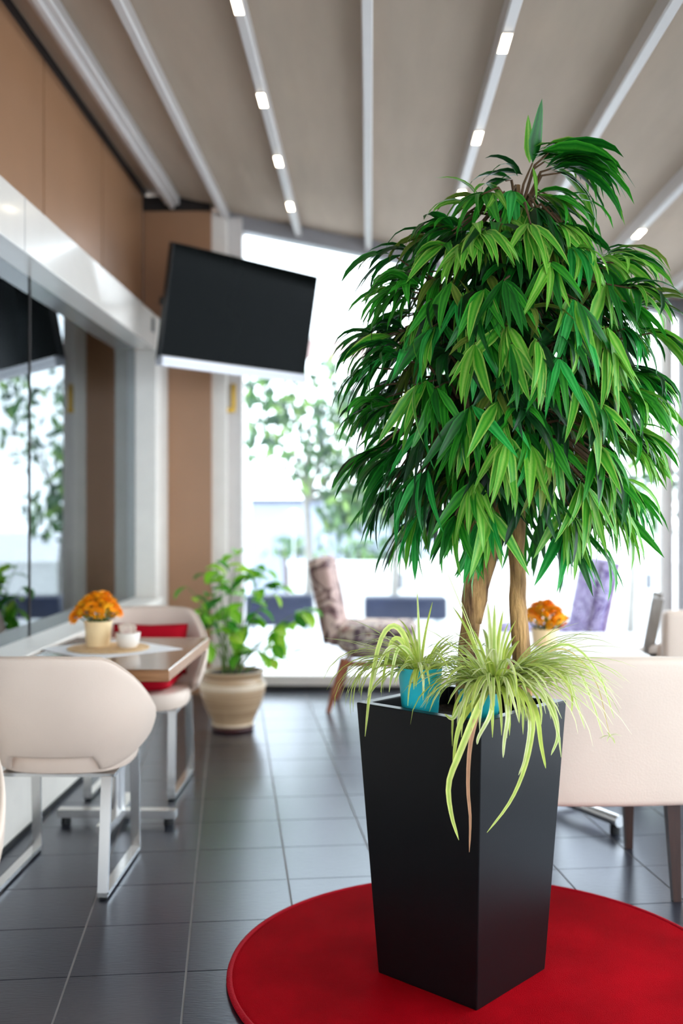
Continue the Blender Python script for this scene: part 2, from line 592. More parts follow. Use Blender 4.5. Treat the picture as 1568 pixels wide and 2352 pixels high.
# far glazing
win1 = struct(obj('window_1', box(-0.90, 2.05, YF - 0.02, YF + 0.07, 0.03, 0.10, 0.004, 1), M['white']), 'tall far window with white frame')
obj('threshold', box(-1.1, XR, YF - 0.05, YF + 0.07, -0.005, 0.03), M['black'], win1)
obj('post', box(-1.12, -1.00, 7.24, 7.47, 0.0, ceil_z(-1.0) - 0.02, 0.004, 1), M['white'], win1)
obj('post', box(-1.00, -0.90, 7.33, 7.47, 0.0, ceil_z(-0.9) - 0.02, 0.004, 1), M['offwhite'], win1)
obj('post', box(2.035, 2.115, 7.36, 7.47, 0.0, ceil_z(2.1), 0.004, 1), M['white'], win1)
nP = 4
pw = (2.035 + 0.90) / nP
for k in range(nP):
    x0 = -0.90 + k * pw
    bm = bmesh.new()
    a = [bm.verts.new((x0 + 0.003, YF + 0.02, 0.10)), bm.verts.new((x0 + pw - 0.003, YF + 0.02, 0.10)),
         bm.verts.new((x0 + pw - 0.003, YF + 0.02, ceil_z(x0 + pw) - 0.11)), bm.verts.new((x0 + 0.003, YF + 0.02, ceil_z(x0) - 0.11))]
    f = bm.faces.new(a)
    bmesh.ops.recalc_face_normals(bm, faces=bm.faces)
    ret = bmesh.ops.extrude_face_region(bm, geom=[f])
    for e in ret['geom']:
        if isinstance(e, bmesh.types.BMVert):
            e.co.y += 0.008
    obj('pane', bm, M['clear_glass'], win1)
# sloping header
bm = bmesh.new()
hv = []
for x in (-1.0, XR + 0.1):
    for (y, z) in ((7.34, -0.11), (7.47, -0.11), (7.47, 0.0), (7.34, 0.0)):
        hv.append(bm.verts.new((x, y, ceil_z(x) + z)))
for q in ((0, 1, 2, 3), (7, 6, 5, 4), (0, 4, 5, 1), (1, 5, 6, 2), (2, 6, 7, 3), (3, 7, 4, 0)):
    bm.faces.new([hv[i] for i in q])
bmesh.ops.recalc_face_normals(bm, faces=bm.faces)
obj('header', bm, M['grey_metal'], win1)
# brass lever on the left post
h = obj('handle', box(-0.975, -0.945, 7.305, 7.33, 1.99, 2.16, 0.005, 2), M['brass'], win1)
obj('lever', box(-1.03, -0.945, 7.285, 7.308, 1.955, 1.99, 0.006, 2), M['brass'], h)
# right glazing with corner post
win3 = struct(obj('window_3', box(XR - 0.02, XR + 0.07, YB, YF - 0.06, 0.0, 0.08, 0.004, 1), M['white']), 'glazed right side of the room')
for y in (YF - 0.14, 4.9, 2.4, -0.1, -2.6):
    obj('post', box(XR - 0.055, XR + 0.07, y, y + 0.12, 0.0, ceil_z(XR) + 0.0, 0.004, 1), M['grey_metal'], win3)
obj('top_rail', box(XR - 0.04, XR + 0.07, YB, YF, ceil_z(XR) - 0.14, ceil_z(XR) + 0.02, 0.004, 1), M['grey_metal'], win3)
for a, b in ((5.03, 7.25), (2.53, 4.89), (0.03, 2.39), (-2.47, -0.11)):
    obj('pane', box(XR + 0.02, XR + 0.028, a, b, 0.08, ceil_z(XR) - 0.14), M['clear_glass'], win3)

# ------------------------------------------------------------------ outdoors
gnd = struct(obj('ground', box(-30, 40, -20, 60, -0.30, -0.07), M['pavement']), 'pale pavement outside')


def leaf_cloud(name, n, fn, size, cols, parent, seed):
    r = random.Random(seed)
    bm = bmesh.new()
    cl = bm.loops.layers.float_color.new('Col')
    for _ in range(n):
        p = Vector(fn(r))
        s = size * r.uniform(0.6, 1.4)
        e = Euler((r.uniform(0, 6.28), r.uniform(0, 6.28), r.uniform(0, 6.28)))
        mt = e.to_matrix()
        q = [p + mt @ Vector(c) * s for c in ((-1, 0, 0), (0, -0.45, 0.1), (1, 0, 0), (0, 0.45, 0.1))]
        f = bm.faces.new([bm.verts.new(c) for c in q])
        c = r.choice(cols)
        k = r.uniform(0.75, 1.25)
        for lp in f.loops:
            lp[cl] = (c[0] * k, c[1] * k, c[2] * k, 1)
    o = obj(name, bm, M['tree_leaf'], parent)
    o['kind'] = 'stuff'
    return o


GREENS = [rgb(92, 130, 84), rgb(112, 146, 98), rgb(66, 92, 72), rgb(140, 172, 100), rgb(88, 106, 94)]


def street_tree(x, y, z0, h, blobs, n, label, seed, size=0.07):
    wx, wy = P(x, y)
    t = thing('street_tree', label, 'tree', (wx, wy, -0.07), 0)
    bm = bmesh.new()
    tube(bm, [(0, 0, 0), (0.03, 0, z0 * 0.5), (-0.02, 0.02, z0), (0.02, 0, z0 + h * 0.6)], [0.05, 0.04, 0.03, 0.012], 8)
    for (bx_, by_, bz_, br) in blobs:
        tube(bm, [(0, 0, z0 * 0.9), (bx_ * 0.6, by_ * 0.6, (z0 + bz_) * 0.5), (bx_, by_, bz_)], [0.02, 0.012, 0.005], 5)
    obj('trunk', bm, M['pale_bark'], t, True)

    def fn(r):
        b = r.choice(blobs)
        while True:
            v_ = Vector((r.uniform(-1, 1), r.uniform(-1, 1), r.uniform(-1, 1)))
            if v_.length < 1:
                break
        return (b[0] + v_.x * b[3], b[1] + v_.y * b[3], b[2] + v_.z * b[3])
    leaf_cloud('foliage', n, fn, size, GREENS, t, seed)


street_tree(-0.35, 10.6, 1.6, 1.0, [(-0.6, 0, 2.25, 0.42), (-0.2, 0.1, 2.1, 0.45), (0.25, 0, 2.3, 0.4), (-0.3, 0, 2.55, 0.38), (0.15, 0, 1.75, 0.35), (0.4, 0, 2.55, 0.38), (0.5, 0.1, 1.9, 0.4), (0.35, 0, 1.35, 0.3), (0.6, 0, 1.5, 0.3)], 1250,
            'loose leafy tree seen through the window below the television', 3)
street_tree(0.55, 11.2, 1.4, 1.0, [(-0.25, 0, 1.75, 0.35), (0.1, 0, 1.3, 0.35), (0.3, 0, 2.2, 0.5), (-0.4, 0, 1.35, 0.25), (0.6, 0, 2.8, 0.5)], 620,
            'leafy tree outside directly behind the left edge of the potted tree', 4)
street_tree(3.15, 11.4, 1.3, 1.2, [(-0.3, 0, 1.5, 0.4), (0.2, 0, 1.3, 0.4), (0.1, 0, 2.1, 0.5), (-0.5, 0, 2.2, 0.5), (0.5, 0, 1.9, 0.4)], 800,
            'leafy tree outside beside the right window post', 5)



def bush(x, y, z, w, hgt, n, label, seed):
    wx, wy = P(x, y)
    t = thing('bush', label, 'bush', (wx, wy, -0.07), 0)
    bm = bmesh.new()
    for k in range(6):
        a = k * 1.05
        tube(bm, [(0, 0, 0), (math.cos(a) * w * 0.3, math.sin(a) * 0.1, z), (math.cos(a) * w * 0.6, math.sin(a) * 0.15, z + hgt * 0.6)], [0.014, 0.01, 0.004], 5)
    obj('stems', bm, M['twig'], t, True)
    leaf_cloud('foliage', n, lambda r: (r.gauss(0, w * 0.4), r.gauss(0, 0.12), z + r.uniform(0, hgt)), 0.06, GREENS, t, seed)


bush(0.36, 12.6, 0.70, 0.65, 0.28, 220, 'low green bush behind the white parapet, near the patterned chair', 8)
bush(-0.62, 12.7, 0.78, 0.35, 0.22, 90, 'sparse twiggy bush in front of the grey wall', 9)

# parapet with its coping
wx, wy = P(1.6, 12.0)
t = thing('parapet', 'long low white parapet outside the far window', 'wall', (wx, wy, -0.07), YAW)
obj('wall', box(-2.2, 6.5, 0, 0.18, 0, 0.70), M['parapet'], t)
obj('coping', box(-2.22, 6.52, -0.02, 0.20, 0.70, 0.745, 0.005, 1), M['parapet'], t)
for k, x in enumerate((-0.95, 0.9, 1.9)):
    o = obj('bracket', box(x, x + 0.05, -0.03, 0.0, 0.43, 0.61, 0.006, 1), M['dark_cap'], t)


def planter_box(x, y, w, h_, z, label):
    wx, wy = P(x, y)
    t = thing('planter_trough', label, 'planter', (wx, wy, -0.07), YAW)
    obj('trough', box(-w / 2, w / 2, -0.15, 0.15, z, z + h_, 0.03, 3), M['navy'], t, 'auto')
    for s in (-1, 1):
        obj('foot', box(s * w * 0.4 - 0.03, s * w * 0.4 + 0.03, -0.1, 0.1, 0, z + 0.01), M['pole'], t)


planter_box(-0.60, 10.2, 0.66, 0.30, 0.22, 'dark blue trough outside, behind the leafy clay pot plant')
planter_box(0.62, 10.2, 0.80, 0.22, 0.28, 'dark blue trough outside, behind the turquoise pots')

wx, wy = P(-0.75, 15.5)
t = thing('garden_wall', 'grey blue wall across the street with a dark cap', 'wall', (wx, wy, -0.07), YAW)
obj('wall', box(-1.5, 2.2, 0, 0.2, 0, 1.44), M['grey_wall'], t)
obj('cap', box(-1.55, 2.25, -0.05, 0.25, 1.44, 1.50), M['dark_cap'], t)

wx, wy = P(-0.20, 12.8)
t = thing('lamp_post', 'slim pale lamp post outside the far window', 'lamp post', (wx, wy, -0.07), 0)
obj('pole', tube(bmesh.new(), [(0, 0, 0), (0, 0, 3.3)], 0.03, 10), M['pole'], t, True)
obj('base', tube(bmesh.new(), [(0, 0, 0), (0, 0, 0.25)], 0.06, 10), M['pole'], t, True)
obj('lamp_head', box(-0.04, 0.04, -0.04, 0.04, 3.3, 3.34, 0.01, 2), M['pole'], t)

wx, wy = P(-0.52, 11.4)
t = thing('garden_lamp', 'white globe lamp in front of the grey wall outside', 'lamp', (wx, wy, -0.07), 0)
obj('stake', tube(bmesh.new(), [(0, 0, 0), (0, 0, 1.18)], 0.012, 8), M['pole'], t, True)
bm = bmesh.new()
bmesh.ops.create_icosphere(bm, subdivisions=3, radius=0.085, matrix=Matrix.Translation((0, 0, 1.255)))
obj('globe', bm, M['globe'], t, True)

wx, wy = P(0.30, 14.0)
t = thing('canopy', 'pinkish grey street canopy with white edge, right of the television', 'canopy', (wx, wy, -0.07), YAW)
obj('valance', box(-1.6, 1.2, 0, 0.04, 3.36, 3.62), M['canopy_cloth'], t)
obj('roof', box(-1.62, 1.22, -0.02, 1.5, 3.62, 3.68), M['parapet'], t)
for x in (-1.55, 1.15):
    obj('leg', box(x - 0.03, x + 0.03, 0.05, 0.11, 0, 3.62), M['pole'], t)

# ------------------------------------------------------------------ rug and planter
wx, wy = P(0.385, 2.90)
t = thing('rug', 'round red rug under the tall black planter', 'rug', (wx, wy, 0.0), 0)
obj('pile', lathe([(0, 0.0005), (0.685, 0.0005), (0.685, 0.012), (0.676, 0.014), (0, 0.014)], 96), M['rug'], t)
bm = bmesh.new()
n = 96
tube(bm, [(0.692 * math.cos(2 * math.pi * k / n), 0.692 * math.sin(2 * math.pi * k / n), 0.0085) for k in range(n + 1)], 0.0085, 8, False)
obj('binding', bm, M['rug_edge'], t, True)

PX, PY = P(0.330, 2.864)
PROT = R(4.3)
RUGZ = 0.014
PH = 0.753
tree = thing('potted_tree', 'bushy green tree in a tall tapered black planter on the red rug', 'potted tree', (PX, PY, RUGZ), 0)


def sq(hd, z, rot=PROT):
    return [Vector((hd * math.sin(rot + k * math.pi / 2), -hd * math.cos(rot + k * math.pi / 2), z)) for k in range(4)]


HB, HT = 0.230, 0.290
bm = bmesh.new()
rings = [sq(HB, 0.0), sq(HT, PH - RUGZ), sq(HT - 0.045, PH - RUGZ), sq(HT - 0.055, PH - RUGZ - 0.10)]
vr = [[bm.verts.new(p) for p in r_] for r_ in rings]
for a, b in zip(vr, vr[1:]):
    for k in range(4):
        bm.faces.new((a[k], a[(k + 1) % 4], b[(k + 1) % 4], b[k]))
bm.faces.new(list(reversed(vr[0])))
bmesh.ops.bevel(bm, geom=[e for e in bm.edges if not e.is_boundary], offset=0.003, segments=2, profile=0.5, affect='EDGES')
bmesh.ops.recalc_face_normals(bm, faces=bm.faces)
planter = obj('planter', bm, M['planter'], tree)
bm = bmesh.new()
for p in (sq(HT - 0.05, PH - RUGZ - 0.055),):
    vs4 = [bm.verts.new(q) for q in p]
    bm.faces.new(vs4)
bmesh.ops.subdivide_edges(bm, edges=list(bm.edges), cuts=10, use_grid_fill=True)
for v_ in bm.verts:
    v_.co.z += rnd.uniform(-0.006, 0.008)
obj('soil', bm, M['soil'], planter, True)

# trunks (tree-local coordinates come from survey positions)
def TL_(x, y, z):
    a, b = P(x, y)
    return Vector((a - PX, b - PY, z - RUGZ))


def wob(pts, k, amp, seed):
    r = random.Random(seed)
    out = []
    pts = [Vector(p) for p in pts]
    for a, b in zip(pts, pts[1:]):
        for i in range(k):
            out.append(a.lerp(b, i / k) + Vector((r.uniform(-amp, amp), r.uniform(-amp, amp), 0)))
    out.append(pts[-1])
    return out


TY = 2.97
p1 = wob([TL_(0.345, TY, 0.66), TL_(0.365, TY, 0.95), TL_(0.375, TY, 1.08)], 5, 0.003, 1)
obj('trunk', tube(bmesh.new(), p1, [0.030 - 0.0006 * i for i in range(len(p1))], 14), M['bark'], tree, True)
p1 = wob([TL_(0.368, TY, 0.98), TL_(0.372, TY, 1.15), TL_(0.36, TY, 1.42), TL_(0.34, TY, 1.75)], 4, 0.003, 2)
obj('trunk', tube(bmesh.new(), p1, [0.027 - 0.0011 * i for i in range(len(p1))], 12), M['bark'], tree, True)
p1 = wob([TL_(0.372, TY, 0.96), TL_(0.405, TY, 1.09), TL_(0.445, TY, 1.25), TL_(0.50, TY, 1.6)], 4, 0.003, 3)
obj('trunk', tube(bmesh.new(), p1, [0.028 - 0.0011 * i for i in range(len(p1))], 12), M['bark'], tree, True)
p1 = wob([TL_(0.520, TY, 0.66), TL_(0.505, TY, 0.95), TL_(0.497, TY, 1.15), TL_(0.505, TY, 1.35), TL_(0.55, TY - 0.03, 1.62), TL_(0.50, TY, 2.0), TL_(0.50, TY, 2.2)], 5, 0.003, 4)
obj('trunk', tube(bmesh.new(), p1, [max(0.007, 0.029 - 0.0007 * i) for i in range(len(p1))], 14), M['bark'], tree, True)


# ------------------------------------------------------------------ ficus leaves
def leaf_rows(L, W, e0, droop, fold=0.25, n=7, twist=0.0, curl=1.0, tipw=0.85):
    """rows of 5 points along a leaf that leaves the origin along +x at elevation e0 and droops"""
    rows = []
    p = Vector((0, 0, 0))
    ds = L / n
    for i in range(n + 1):
        s = i / n
        a = e0 - droop * (s ** curl)
        d = Vector((math.cos(a), 0, math.sin(a)))
        nrm = Vector((-math.sin(a), 0, math.cos(a)))
        w = W * 0.5 * (min(1.0, s / 0.32) ** 0.75) * (max(0.0, 1 - s) ** 0.62) * 1.18
        w = max(w, 0.0009)
        side = Vector((0, 1, 0))
        tw = twist * s
        sd = side * math.cos(tw) + nrm * math.sin(tw)
        nn_ = nrm * math.cos(tw) - side * math.sin(tw)
        rows.append([p + sd * (c * w) + nn_ * (abs(c) * w * fold) for c in (-1, -0.55, 0, 0.55, 1)])
        p = p + d * ds
    return rows


def leaf_into(bm, cl, rows, cols, mtx=None):
    """cols: (margin, middle, rib) colours"""
    g = [[bm.verts.new(mtx @ q if mtx else q) for q in r_] for r_ in rows]
    cc = (cols[0], cols[1], cols[2], cols[1], cols[0])
    for i in range(len(g) - 1):
        for k in range(4):
            f = bm.faces.new((g[i][k], g[i][k + 1], g[i + 1][k + 1], g[i + 1][k]))
            f.smooth = True
            for lp, kk in zip(f.loops, (k, k + 1, k + 1, k)):
                lp[cl] = cc[kk]


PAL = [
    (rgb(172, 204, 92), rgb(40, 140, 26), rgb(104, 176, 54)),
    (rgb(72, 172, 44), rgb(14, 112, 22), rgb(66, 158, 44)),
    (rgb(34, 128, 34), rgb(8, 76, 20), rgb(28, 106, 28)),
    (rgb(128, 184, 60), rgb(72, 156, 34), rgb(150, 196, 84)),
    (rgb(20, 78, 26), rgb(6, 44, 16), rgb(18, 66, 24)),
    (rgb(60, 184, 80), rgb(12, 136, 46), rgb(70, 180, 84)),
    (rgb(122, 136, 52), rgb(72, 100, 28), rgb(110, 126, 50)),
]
ELEVS = [(55, 85), (32, 110), (10, 92), (-16, 70), (-38, 48), (-56, 30), (-70, 16)]
VAR = {}
for ei, (e0, dr) in enumerate(ELEVS):
    for pi in range(len(PAL)):
        for sh in range(2):
            L = 1.0
            rows = leaf_rows(L, 0.185 if sh == 0 else 0.14, R(e0), R(dr + (10 if sh else -8)), 0.22, 6, twist=(0.5 if sh else -0.4))
            VAR[(ei, pi, sh)] = rows
for pi in range(len(PAL)):
    for sh in range(2):
        VAR[(7, pi, sh)] = leaf_rows(1.0, 0.30 if sh == 0 else 0.24, R(72), R(-8), 0.2, 6, twist=0.2)


leaf_spec = []   # (matrix, variant key, importance)


def add_leaf(p, yaw, ei, pi, sh, L, roll=0.0, imp=0.0, pitch=0.0):
    m = Matrix.Translation(p) @ Matrix.Rotation(yaw, 4, 'Z') @ Matrix.Rotation(pitch, 4, 'Y') @ Matrix.Rotation(roll, 4, 'X') @ Matrix.Scale(L, 4)
    leaf_spec.append((m, (ei, pi, sh), imp))


lr = random.Random(21)
TC = TL_(0.470, 2.93, 0)      # crown axis


def crownR(z):
    tab = [(1.12, 0.20), (1.22, 0.29), (1.36, 0.375), (1.50, 0.405), (1.75, 0.41), (1.90, 0.375), (1.98, 0.30), (2.06, 0.19), (2.14, 0.12), (2.30, 0.04)]
    if z <= tab[0][0]:
        return tab[0][1]
    for (a, ra), (b, rb) in zip(tab, tab[1:]):
        if z <= b:
            return ra + (rb - ra) * (z - a) / (b - a)
    return 0.03


twigs = []
hubs = [TL_(0.35, 2.95, 1.55), TL_(0.46, 2.95, 1.50), TL_(0.54, 2.94, 1.60), TL_(0.50, 2.95, 1.85), TL_(0.50, 2.95, 2.10), TL_(0.35, 2.97, 1.75)]


def cluster(p, yaw, n, spread, erange, Lr, pal, imp):
    """a whorl of leaves at the twig end p facing yaw"""
    hub = min(hubs, key=lambda h_: (h_ - p).length + abs(h_.z + 0.05 - p.z) * 0.5)
    midp = hub.lerp(p, 0.55) + Vector((0, 0, 0.05))
    twigs.append((hub, midp, p))
    pal = [lr.choice(pal) for _ in range(2)] + [lr.choice(pal)] * 2
    erange = sorted(erange)
    i0 = lr.randint(0, max(0, len(erange) - 3))
    erange = erange[i0:i0 + 3] or erange
    for k in range(n):
        y = yaw + lr.gauss(0, spread * 0.5)
        ei = lr.choice(erange)
        back = Vector((-math.cos(yaw), -math.sin(yaw), 0.35)) * lr.uniform(0.0, 0.05)
        add_leaf(p + back, y, ei, lr.choice(pal), lr.randint(0, 1), lr.uniform(*Lr), lr.uniform(-0.6, 0.6), imp, lr.uniform(-0.15, 0.15))


camdir = math.atan2(-1, 0.0)
LIT = [0, 0, 0, 1, 1, 2, 3, 3, 5, 2, 4]  # crown's light and shade put into leaf colours: brighter front, darker back and inside
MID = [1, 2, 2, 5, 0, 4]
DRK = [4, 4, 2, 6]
zs = [1.26, 1.36, 1.46, 1.56, 1.66, 1.76, 1.86, 1.96, 2.05, 2.13]
for zi, z in enumerate(zs):
    rr = crownR(z)
    n = max(4, int(2 * math.pi * rr / 0.118))
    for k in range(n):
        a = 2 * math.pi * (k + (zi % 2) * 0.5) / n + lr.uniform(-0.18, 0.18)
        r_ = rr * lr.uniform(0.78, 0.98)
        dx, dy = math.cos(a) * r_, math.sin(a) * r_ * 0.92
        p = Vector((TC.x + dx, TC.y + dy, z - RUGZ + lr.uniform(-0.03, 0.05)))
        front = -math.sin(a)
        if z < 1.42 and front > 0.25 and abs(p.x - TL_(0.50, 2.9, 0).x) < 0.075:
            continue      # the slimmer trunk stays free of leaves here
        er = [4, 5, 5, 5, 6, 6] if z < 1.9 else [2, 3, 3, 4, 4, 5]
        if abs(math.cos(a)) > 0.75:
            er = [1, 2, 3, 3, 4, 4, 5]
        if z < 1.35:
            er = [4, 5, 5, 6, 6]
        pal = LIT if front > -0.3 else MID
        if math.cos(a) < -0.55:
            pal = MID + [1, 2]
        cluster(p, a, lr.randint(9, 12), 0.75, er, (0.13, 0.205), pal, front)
# inner filling, the crown's inner shade put into darker leaf colours
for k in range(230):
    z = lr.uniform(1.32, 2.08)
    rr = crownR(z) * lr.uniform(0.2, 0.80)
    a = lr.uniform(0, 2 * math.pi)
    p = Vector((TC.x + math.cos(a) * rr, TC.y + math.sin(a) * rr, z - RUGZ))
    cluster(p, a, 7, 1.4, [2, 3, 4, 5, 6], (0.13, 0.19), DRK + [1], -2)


# sprays at the top
def spray(x, z, yaw, n, spread, er, Lr, pal, y=2.93):
    p = TL_(x, y, z)
    cluster(p, yaw, n, spread, er, Lr, pal, 1.5)


spray(0.565, 2.245, R(5), 13, 0.5, [1, 1, 1, 2], (0.18, 0.28), [0, 1, 1, 2, 3], 2.90)
spray(0.60, 2.225, R(-5), 12, 0.5, [1, 2, 2, 3], (0.19, 0.30), [1, 2, 3, 6], 2.88)
spray(0.57, 2.26, R(15), 9, 0.5, [1, 1, 2], (0.20, 0.28), [0, 1, 3], 2.88)
spray(0.60, 2.20, R(-15), 10, 0.6, [1, 2, 3], (0.18, 0.26), [0, 1, 3, 2], 2.86)
spray(0.60, 2.13, R(-20), 9, 0.7, [1, 2, 3], (0.15, 0.22), [0, 3, 1])
spray(0.46, 2.20, R(180), 8, 0.8, [0, 1, 2], (0.10, 0.16), [2, 4, 6])
spray(0.42, 2.14, R(200), 9, 0.8, [1, 2, 3], (0.14, 0.19), [0, 2, 6, 3])
spray(0.34, 2.125, R(175), 5, 0.4, [0, 1, 1], (0.13, 0.17), [6, 6, 3])
spray(0.50, 2.10, R(-90), 10, 1.2, [3, 4, 5], (0.15, 0.2), [0, 0, 3, 1], 2.85)
spray(0.43, 2.05, R(-110), 10, 1.0, [3, 4, 5], (0.16, 0.21), [0, 0, 3, 1], 2.80)
spray(0.57, 2.03, R(-60), 10, 1.0, [3, 4, 5], (0.16, 0.21), [0, 0, 3, 1], 2.80)
spray(0.15, 1.975, R(185), 9, 0.6, [1, 2, 3], (0.17, 0.24), [6, 2, 4, 2], 2.88)
spray(0.25, 2.03, R(190), 8, 0.7, [1, 2, 3], (0.15, 0.2), [6, 2, 6], 2.9)
spray(0.74, 1.96, R(-10), 9, 0.7, [1, 2, 3], (0.16, 0.22), [3, 6, 0, 2], 2.88)
spray(0.86, 1.84, R(-5), 7, 0.5, [1, 2], (0.15, 0.2), [3, 6, 2])
# low stragglers under the crown
spray(0.40, 1.20, R(200), 4, 0.35, [4, 4, 3], (0.17, 0.22), [5, 1], 2.80)
spray(0.39, 1.27, R(-105), 9, 0.9, [5, 6, 6], (0.17, 0.23), [5, 1, 1, 3], 2.78)
spray(0.62, 1.22, R(-50), 8, 0.8, [5, 6, 5], (0.16, 0.21), [5, 5, 2], 2.85)
spray(0.70, 1.20, R(-25), 4, 0.4, [4, 5], (0.18, 0.22), [1, 5, 2], 2.82)
for zz in (2.33,):
    p = TL_(0.53, 2.90, 2.24)
    add_leaf(p, R(-62), 7, 2, 0, 0.17, 0.0, 3, R(0))
    add_leaf(p + Vector((-0.008, 0, 0)), R(-115), 7, 3, 1, 0.13, 0.0, 3, R(-8))
    add_leaf(p + Vector((0.0, 0, -0.01)), R(-60), 6, 3, 1, 0.10, 0.0, 3)
    twigs.append((TL_(0.50, 2.95, 2.12), TL_(0.51, 2.93, 2.19), p))

# twigs
bm = bmesh.new()
for a, b, c in twigs:
    tube(bm, [a, b, c], [0.0055, 0.004, 0.0022], 5, False)
o = obj('twigs', bm, M['twig'], tree, True)
o['kind'] = 'stuff'
# the 300 leaves that show largest are parts; the rest one part
def show(sp):
    m, key, imp = sp
    w = m.translation
    return imp - 0.6 * (w.y + 0.0) + 2.0 * (1 if imp > 1 else 0) + m.to_scale().x * 2


leaf_spec.sort(key=show, reverse=True)
mesh_cache = {}
for m, key, imp in leaf_spec[:300]:
    if key not in mesh_cache:
        bm = bmesh.new()
        cl = bm.loops.layers.float_color.new('Col')
        leaf_into(bm, cl, VAR[key], PAL[key[1]])
        me = bpy.data.meshes.new('leaf')
        bm.to_mesh(me)
        bm.free()
        me.materials.append(M['leaf'])
        mesh_cache[key] = me
    o = bpy.data.objects.new('leaf', mesh_cache[key])
    link(o, tree)
    o.matrix_local = m
bm = bmesh.new()
cl = bm.loops.layers.float_color.new('Col')
for m, key, imp in leaf_spec[300:]:
    leaf_into(bm, cl, VAR[key], PAL[key[1]], m)
o = obj('foliage', bm, M['leaf'], tree)
o['kind'] = 'stuff'


# ------------------------------------------------------------------ spider plants
BPAL = [
    (rgb(232, 234, 140), rgb(206, 220, 104), rgb(176, 202, 84)),
    (rgb(240, 240, 176), rgb(190, 210, 90), rgb(160, 192, 72)),
    (rgb(216, 226, 112), rgb(220, 228, 130), rgb(184, 206, 90)),
    (rgb(246, 244, 200), rgb(230, 234, 156), rgb(200, 216, 112)),
    (rgb(226, 204, 140), rgb(206, 186, 110), rgb(190, 170, 100)),
]
DRY = (rgb(206, 160, 120), rgb(190, 140, 104), rgb(176, 124, 92))


def blade_mesh(start, yaw, L, e0, droop, W, cols, n=9, curl=1.0, sway=0.0):
    bm = bmesh.new()
    cl = bm.loops.layers.float_color.new('Col')
    p = Vector(start)
    rows = []
    for i in range(n + 1):
        s = i / n
        a = e0 - droop * (s ** curl)
        a = max(a, R(-92))
        y = yaw + sway * s * s
        d = Vector((math.cos(a) * math.cos(y), math.cos(a) * math.sin(y), math.sin(a)))
        side = Vector((-math.sin(y), math.cos(y), 0))
        nrm = d.cross(side)
        w = W * 0.5 * min(1, 0.55 + s * 2.0) * (max(0, 1 - s) ** 0.5) + 0.0004
        rows.append([p + side * w + nrm * (w * -0.35), p.copy(), p - side * w + nrm * (w * -0.35)])
        p = p + d * (L / n)
    g = [[bm.verts.new(q) for q in r_] for r_ in rows]
    cc = (cols[0], cols[2], cols[0])
    for i in range(n):
        for k in range(2):
            f = bm.faces.new((g[i][k], g[i + 1][k], g[i + 1][k + 1], g[i][k + 1]))
            f.smooth = True
            for lp, kk in zip(f.loops, (k, k, k + 1, k + 1)):
                lp[cl] = cc[kk]
    return bm, rows[-1][1]


def path_blade(pts, W, cols, origin, n=14):
    """blade along given survey points (x, y, z)"""
    q = [P3(*p_) - Vector(origin) for p_ in pts]
    q = [q[0] * 2 - q[1]] + q + [q[-1] * 2 - q[-2]]
    m_ = len(q) - 3
    cs = []
    for i in range(n + 1):
        f = min(i / n * m_, m_ - 1e-6)
        k = int(f)
        t_ = f - k
        a, b, c, d = q[k:k + 4]
        cs.append(0.5 * ((2 * b) + (c - a) * t_ + (2 * a - 5 * b + 4 * c - d) * t_ * t_ + (3 * b - a - 3 * c + d) * t_ ** 3))
    bm = bmesh.new()
    cl = bm.loops.layers.float_color.new('Col')
    rows = []
    for i, p in enumerate(cs):
        s_ = i / n
        d = (cs[min(i + 1, n)] - cs[max(i - 1, 0)]).normalized()
        side = d.cross(Vector((0.15, -1, 0.25))).normalized()
        nrm = side.cross(d)
        w = W * 0.5 * min(1, 0.6 + s_ * 2) * max(0, 1 - s_) ** 0.45 + 0.0005
        rows.append([p - side * w + nrm * w * 0.3, p, p + side * w + nrm * w * 0.3])
    g = [[bm.verts.new(v_) for v_ in r_] for r_ in rows]
    for i in range(n):
        for k in range(2):
            f = bm.faces.new((g[i][k], g[i + 1][k], g[i + 1][k + 1], g[i][k + 1]))
            f.smooth = True
            for lp, kk in zip(f.loops, (k, k, k + 1, k + 1)):
                lp[cl] = cols[(0, 2, 0)[kk]]
    return bm


def hits_planter(bm, origin):
    """would the blade pass through the planter's wall or rim"""
    for v_ in bm.verts:
        w = Vector(origin) + v_.co
        if w.z < PH + 0.004:
            dx, dy = w.x - PX, w.y - PY
            ca, sa = math.cos(-PROT), math.sin(-PROT)
            a, b = dx * ca - dy * sa, dx * sa + dy * ca
            hw = HB + (HT - HB) * max(0, (w.z - RUGZ)) / (PH - RUGZ)
            if HT - 0.055 < abs(a) + abs(b) < hw + 0.006:
                return True
            if w.z < PH - 0.06 and abs(a) + abs(b) < hw:
                return True
    return False


def spider_pot(x, y, z, r_top, r_bot, hgt, label):
    wx, wy = P(x, y)
    t = thing('spider_plant', label, 'potted plant', (wx, wy, z), 0)
    obj('pot', lathe([(0, 0.0), (r_bot, 0.0), (r_bot + 0.002, 0.003), (r_top, hgt), (r_top - 0.004, hgt), (r_top - 0.006, hgt - 0.02), (0, hgt - 0.022)], 36), M['turquoise'], t, 'auto')
    obj('soil', lathe([(0, hgt - 0.012), (r_top - 0.012, hgt - 0.016), (r_top - 0.008, hgt - 0.022)], 20), M['soil'], t, True)
    return t


SOILZ = PH - 0.05
sp1 = spider_pot(0.213, 2.83, SOILZ, 0.060, 0.045, 0.150, 'smaller spider plant in the turquoise pot standing left on the planter')
br = random.Random(5)


